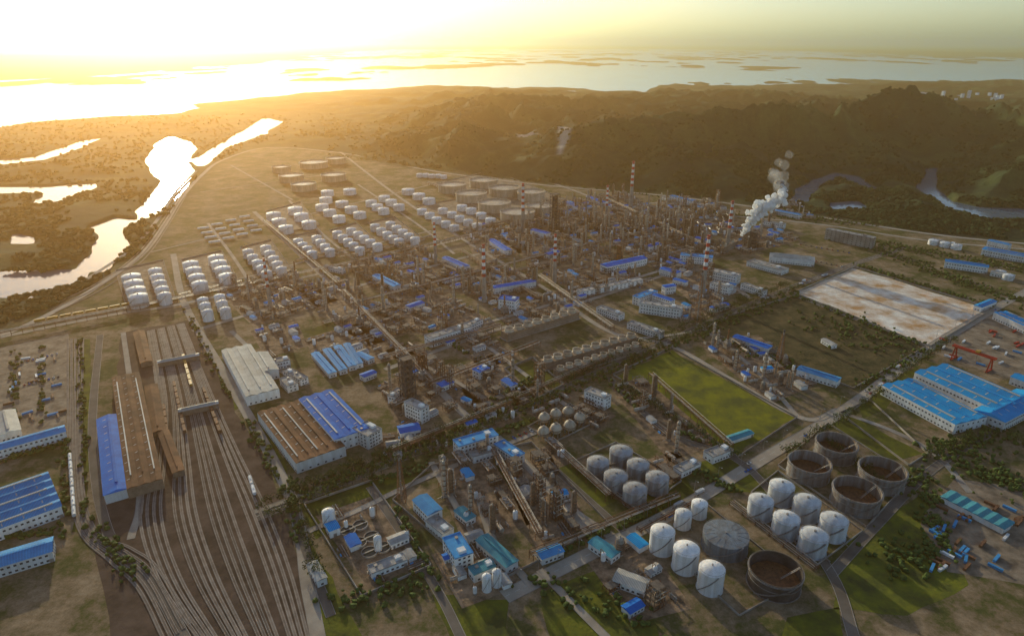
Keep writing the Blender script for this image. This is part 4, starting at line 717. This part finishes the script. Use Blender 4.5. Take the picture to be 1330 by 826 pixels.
def treerow(pts,off,sp,mx,label,grp):
    P=crom([G(*p) for p in pts],6); acc=0; c_=0
    for i in range(len(P)-1):
        a,b_=P[i],P[i+1]; L=(b_-a).length; d=(b_-a).normalized(); nn=Vector((-d.y,d.x,0)); t=sp-acc
        while t<L and c_<mx:
            if R.random()<.88: tag(spawn(f'tree{R.randint(0,3)}',a+d*t+nn*(off+R.uniform(-1.2,1.2)),R.random()*6,R.uniform(.75,1.2)),label,'tree',grp); c_+=1
            t+=sp
        acc=(L-(t-sp)) if t>=L else 0
treerow(AV[:6],9,9,85,'green tree in the row above the central avenue','trees above the avenue'); treerow(AV[:6],-9,9,85,'green tree in the row below the central avenue','trees below the avenue')
treerow(SR[3:7],-10,10,40,'green tree beside the lower road near the open tanks','trees beside the lower road'); treerow([(378,655),(400,760)],6,9,14,'green tree beside the road right of the rail yard','trees by rail yard'); treerow([(800,495),(958,592)],-6,10,26,'green tree along the left edge of the grass field','trees at grass field'); treerow([(1045,560),(1160,650)],5,10,16,'green tree behind the large open tanks','trees behind open tanks')
treerow([(1205,600),(1290,570),(1340,590)],4,9,20,'green tree below the bright blue warehouse','trees below blue warehouse')
t=1.618; iv=np.array([(-1,t,0),(1,t,0),(-1,-t,0),(1,-t,0),(0,-1,t),(0,1,t),(0,-1,-t),(0,1,-t),(t,0,-1),(t,0,1),(-t,0,-1),(-t,0,1)])/1.902
iF=np.array([(0,11,5),(0,5,1),(0,1,7),(0,7,10),(0,10,11),(1,5,9),(5,11,4),(11,10,2),(10,7,6),(7,1,8),(3,9,4),(3,4,2),(3,2,6),(3,6,8),(3,8,9),(4,9,5),(2,4,11),(6,2,10),(8,6,7),(9,8,1)])
def clumps(name,X,Y,Z,rad,label,m='leaf'):
    n_=len(X); jit=1+rs.uniform(-.38,.38,(n_,12,1)); v=iv[None]*jit*rad[:,None,None]*np.array([1,1,.85]); v=v+np.stack([X,Y,Z],-1)[:,None,:]
    q=(iF[None]+12*np.arange(n_)[:,None,None]).reshape(-1,3); o=link(name,npmesh(name,v.reshape(-1,3).astype(np.float32),q,M[m],False)); o['kind']='stuff'; o['label']=label; o['category']='woodland'
def scat(n_,x0,x1,y0,y1,th=.45,sc=90):
    xs=rs.uniform(x0,x1,n_); ys=rs.uniform(y0,y1,n_); a=(ys-413)/F; t=CAM/(sT+a*cT); X=t*(xs-665)/F; Y=t*(cT-a*sT); h,p,_=height(X,Y); k=(h>-2)&(p>8)&(fbm(X/sc,Y/sc,3)>th)
    return X[k],Y[k],h[k]
parts_=[scat(10000,880,1420,225,325,.4),scat(9000,-40,440,150,420,.42),scat(9000,420,1400,160,260,.46)]
X=np.concatenate([p[0] for p in parts_]);Y=np.concatenate([p[1] for p in parts_]);Z=np.concatenate([p[2] for p in parts_]); clumps('hill_woodland',X,Y,Z+1,rs.uniform(3,6.5,len(X)),'dark green woodland covering the hills around the plant','wood')
sx=[];sy=[]
def strip(a,b_,w,n_):
    A=G(*a);B=G(*b_)
    for i in range(n_): t=R.random(); p=A.lerp(B,t); sx.append(p.x+R.gauss(0,w)); sy.append(p.y+R.gauss(0,w))
for a in [((395,640),(665,530),6,260),((665,540),(1037,378),6,330),((1035,385),(1200,450),3,90),((1115,345),(1290,398),5,180),((1100,310),(1330,350),14,420),((1130,320),(1330,395),12,330),((880,560),(960,592),3,40),((1110,505),(1200,455),5,70),((1210,590),(1330,560),12,160),((1190,610),(1225,700),8,120),((1150,740),(1230,700),10,120),((1260,600),(1330,640),12,120),((130,690),(180,750),4,60),((378,620),(385,700),3,50),((105,440),(110,690),2,80),((0,600),(85,575),2,50),((0,700),(70,690),2,40),((88,570),(80,700),2,50),((800,500),(830,530),4,30),((930,440),(1040,480),8,90),((1060,410),(1160,450),26,160),((480,625),(560,605),4,50),((900,275),(1330,305),10,330),((240,400),(300,520),2,60),((320,545),(372,640),3,60),((560,590),(700,545),4,70),((20,455),(20,560),2,50),((55,450),(55,550),2,40),((1000,270),(1100,290),12,100),((420,200),(860,256),9,330),((510,655),(570,760),2,50),((720,720),(860,660),2,60),((560,430),(640,480),3,60),((640,520),(700,490),3,50),((880,600),(960,640),3,60),((430,780),(560,760),6,60),((700,760),(850,800),8,60)]: strip(*a)
X=np.array(sx);Y=np.array(sy); clumps('shrubbery',X,Y,np.full(len(X),1.4),rs.uniform(1.1,2.7,len(X)),'dark green shrubs and small trees along roads and lots')
# ---------------------------------------------------------------- steam
def vapour(name,alpha,col=.97):
    m=bpy.data.materials.new(name); m.use_nodes=True; nt=m.node_tree; nt.nodes.remove(nt.nodes['Principled BSDF']); N=nt.nodes.new
    d=N('ShaderNodeBsdfDiffuse'); tl=N('ShaderNodeBsdfTranslucent'); tr=N('ShaderNodeBsdfTransparent'); a=N('ShaderNodeMixShader'); c=N('ShaderNodeMixShader'); d.inputs[0].default_value=(col,col,col,1); tl.inputs[0].default_value=(col,col,col,1)
    nt.links.new(d.outputs[0],a.inputs[1]); nt.links.new(tl.outputs[0],a.inputs[2]); nt.links.new(tr.outputs[0],c.inputs[1]); nt.links.new(a.outputs[0],c.inputs[2]); c.inputs[0].default_value=alpha; nt.links.new(c.outputs[0],nt.nodes['Material Output'].inputs[0]); return m
def plume(name,pts,npf,rs_,alpha,label,seed,jit=.55):
    q=random.Random(seed); b=MB()
    d0=MB().dome(0,0,0,1,1,12,4); V0=[Vector(v) for v in d0.V]+[Vector((x,y,-z)) for x,y,z in d0.V]; F0=d0.Fc+[tuple(i+len(d0.V) for i in f[::-1]) for f in d0.Fc]
    for i in range(npf):
        t=(i+.5)/npf*(len(pts)-1); k=min(int(t),len(pts)-2); f=t-k; p=Vector(pts[k][:3]).lerp(Vector(pts[k+1][:3]),f); r=pts[k][3]*(1-f)+pts[k+1][3]*f
        p=p+Vector((q.gauss(0,jit),q.gauss(0,jit),q.gauss(0,jit)))*r; pr=r*q.uniform(*rs_)
        b.add([p+v*pr*(1+.45*noise.noise((p+v*pr)*(1.6/pr))) for v in V0],F0,True)
    tag(b.obj(name,vapour(name+'_vapour',alpha)),label,'steam')
B0=G(972,322)
def at(px,py,y):
    dx=(px-665)/F; dy=(py-413)/F; k=y/(cT-dy*sT); return (dx*k,y,CAM-(sT+dy*cT)*k)
PL=[(*at(965,304,B0.y),4),(*at(972,293,B0.y),8),(*at(979,281,B0.y),11),(*at(992,270,B0.y),14),(*at(1008,261,B0.y),12),(*at(1019,246,B0.y+10),7)]
plume('steam_plume',PL,230,(.14,.5),.85,'thick white steam plume rising from the boiler tower',3,.5)
plume('steam_wisp',[(*at(1015,252,B0.y+10),8),(*at(1014,240,B0.y+20),11),(*at(1006,225,B0.y+30),13),(*at(1018,208,B0.y+40),10)],14,(.6,1.0),.08,'thin grey vapour drifting above the white steam plume',4,.45)
# ---------------------------------------------------------------- haze
hm=bpy.data.materials.new('air_haze'); hm.use_nodes=True; nt=hm.node_tree; nt.nodes.remove(nt.nodes['Principled BSDF'])
s1=nt.nodes.new('ShaderNodeVolumeScatter'); s1.inputs['Color'].default_value=(1,.46,.04,1); s1.inputs['Density'].default_value=.00012; s1.inputs['Anisotropy'].default_value=.8
s2=nt.nodes.new('ShaderNodeVolumeScatter'); s2.inputs['Color'].default_value=(.5,.75,1,1); s2.inputs['Density'].default_value=.00002; s2.inputs['Anisotropy'].default_value=.0
s3=nt.nodes.new('ShaderNodeVolumeAbsorption'); s3.inputs['Color'].default_value=(1,.75,.3,1); s3.inputs['Density'].default_value=.00002
ad=nt.nodes.new('ShaderNodeAddShader'); a2=nt.nodes.new('ShaderNodeAddShader'); nt.links.new(s1.outputs[0],ad.inputs[0]); nt.links.new(s2.outputs[0],ad.inputs[1]); nt.links.new(ad.outputs[0],a2.inputs[0]); nt.links.new(s3.outputs[0],a2.inputs[1]); nt.links.new(a2.outputs[0],nt.nodes['Material Output'].inputs['Volume'])
struct(MB().add([(x,y,z) for z in (-60,600) for x,y in ((-150000,-4000),(150000,-4000),(150000,121000),(-150000,121000))],[(3,2,1,0),(4,5,6,7),(0,1,5,4),(1,2,6,5),(2,3,7,6),(3,0,4,7)]).obj('sky',hm))  # box of haze volume added for the golden glow, not the sky itself
# ---------------------------------------------------------------- light, camera
AZ=math.radians(-26.8); EL=math.radians(12.5)
w=bpy.data.worlds.new('World'); scn.world=w; w.use_nodes=True; nt=w.node_tree; sk=nt.nodes.new('ShaderNodeTexSky'); sk.sky_type='NISHITA'; sk.sun_disc=False; sk.sun_elevation=EL; sk.sun_rotation=AZ; sk.altitude=0; sk.dust_density=.8; sk.ozone_density=1.5
bg=nt.nodes['Background']; bg.inputs['Strength'].default_value=.15; nt.links.new(sk.outputs[0],bg.inputs[0])
sl=bpy.data.lights.new('sun','SUN'); sl.energy=5; sl.angle=math.radians(.5); sl.color=(1,.76,.46); so=bpy.data.objects.new('sun',sl); COL.objects.link(so)
sd=Vector((math.sin(AZ)*math.cos(EL),math.cos(AZ)*math.cos(EL),math.sin(EL))); so.rotation_euler=(-sd).to_track_quat('-Z','Y').to_euler(); so.location=sd*3000
cd=bpy.data.cameras.new('camera'); cd.sensor_width=36; cd.lens=F/1330*36; cd.clip_start=1; cd.clip_end=400000; co_=bpy.data.objects.new('camera',cd); COL.objects.link(co_); co_.location=(0,0,CAM); co_.rotation_euler=(math.radians(90)-TH,0,0); scn.camera=co_
finish_labels()
scn.view_settings.view_transform='Standard'; scn.view_settings.look='None'; scn.view_settings.exposure=0
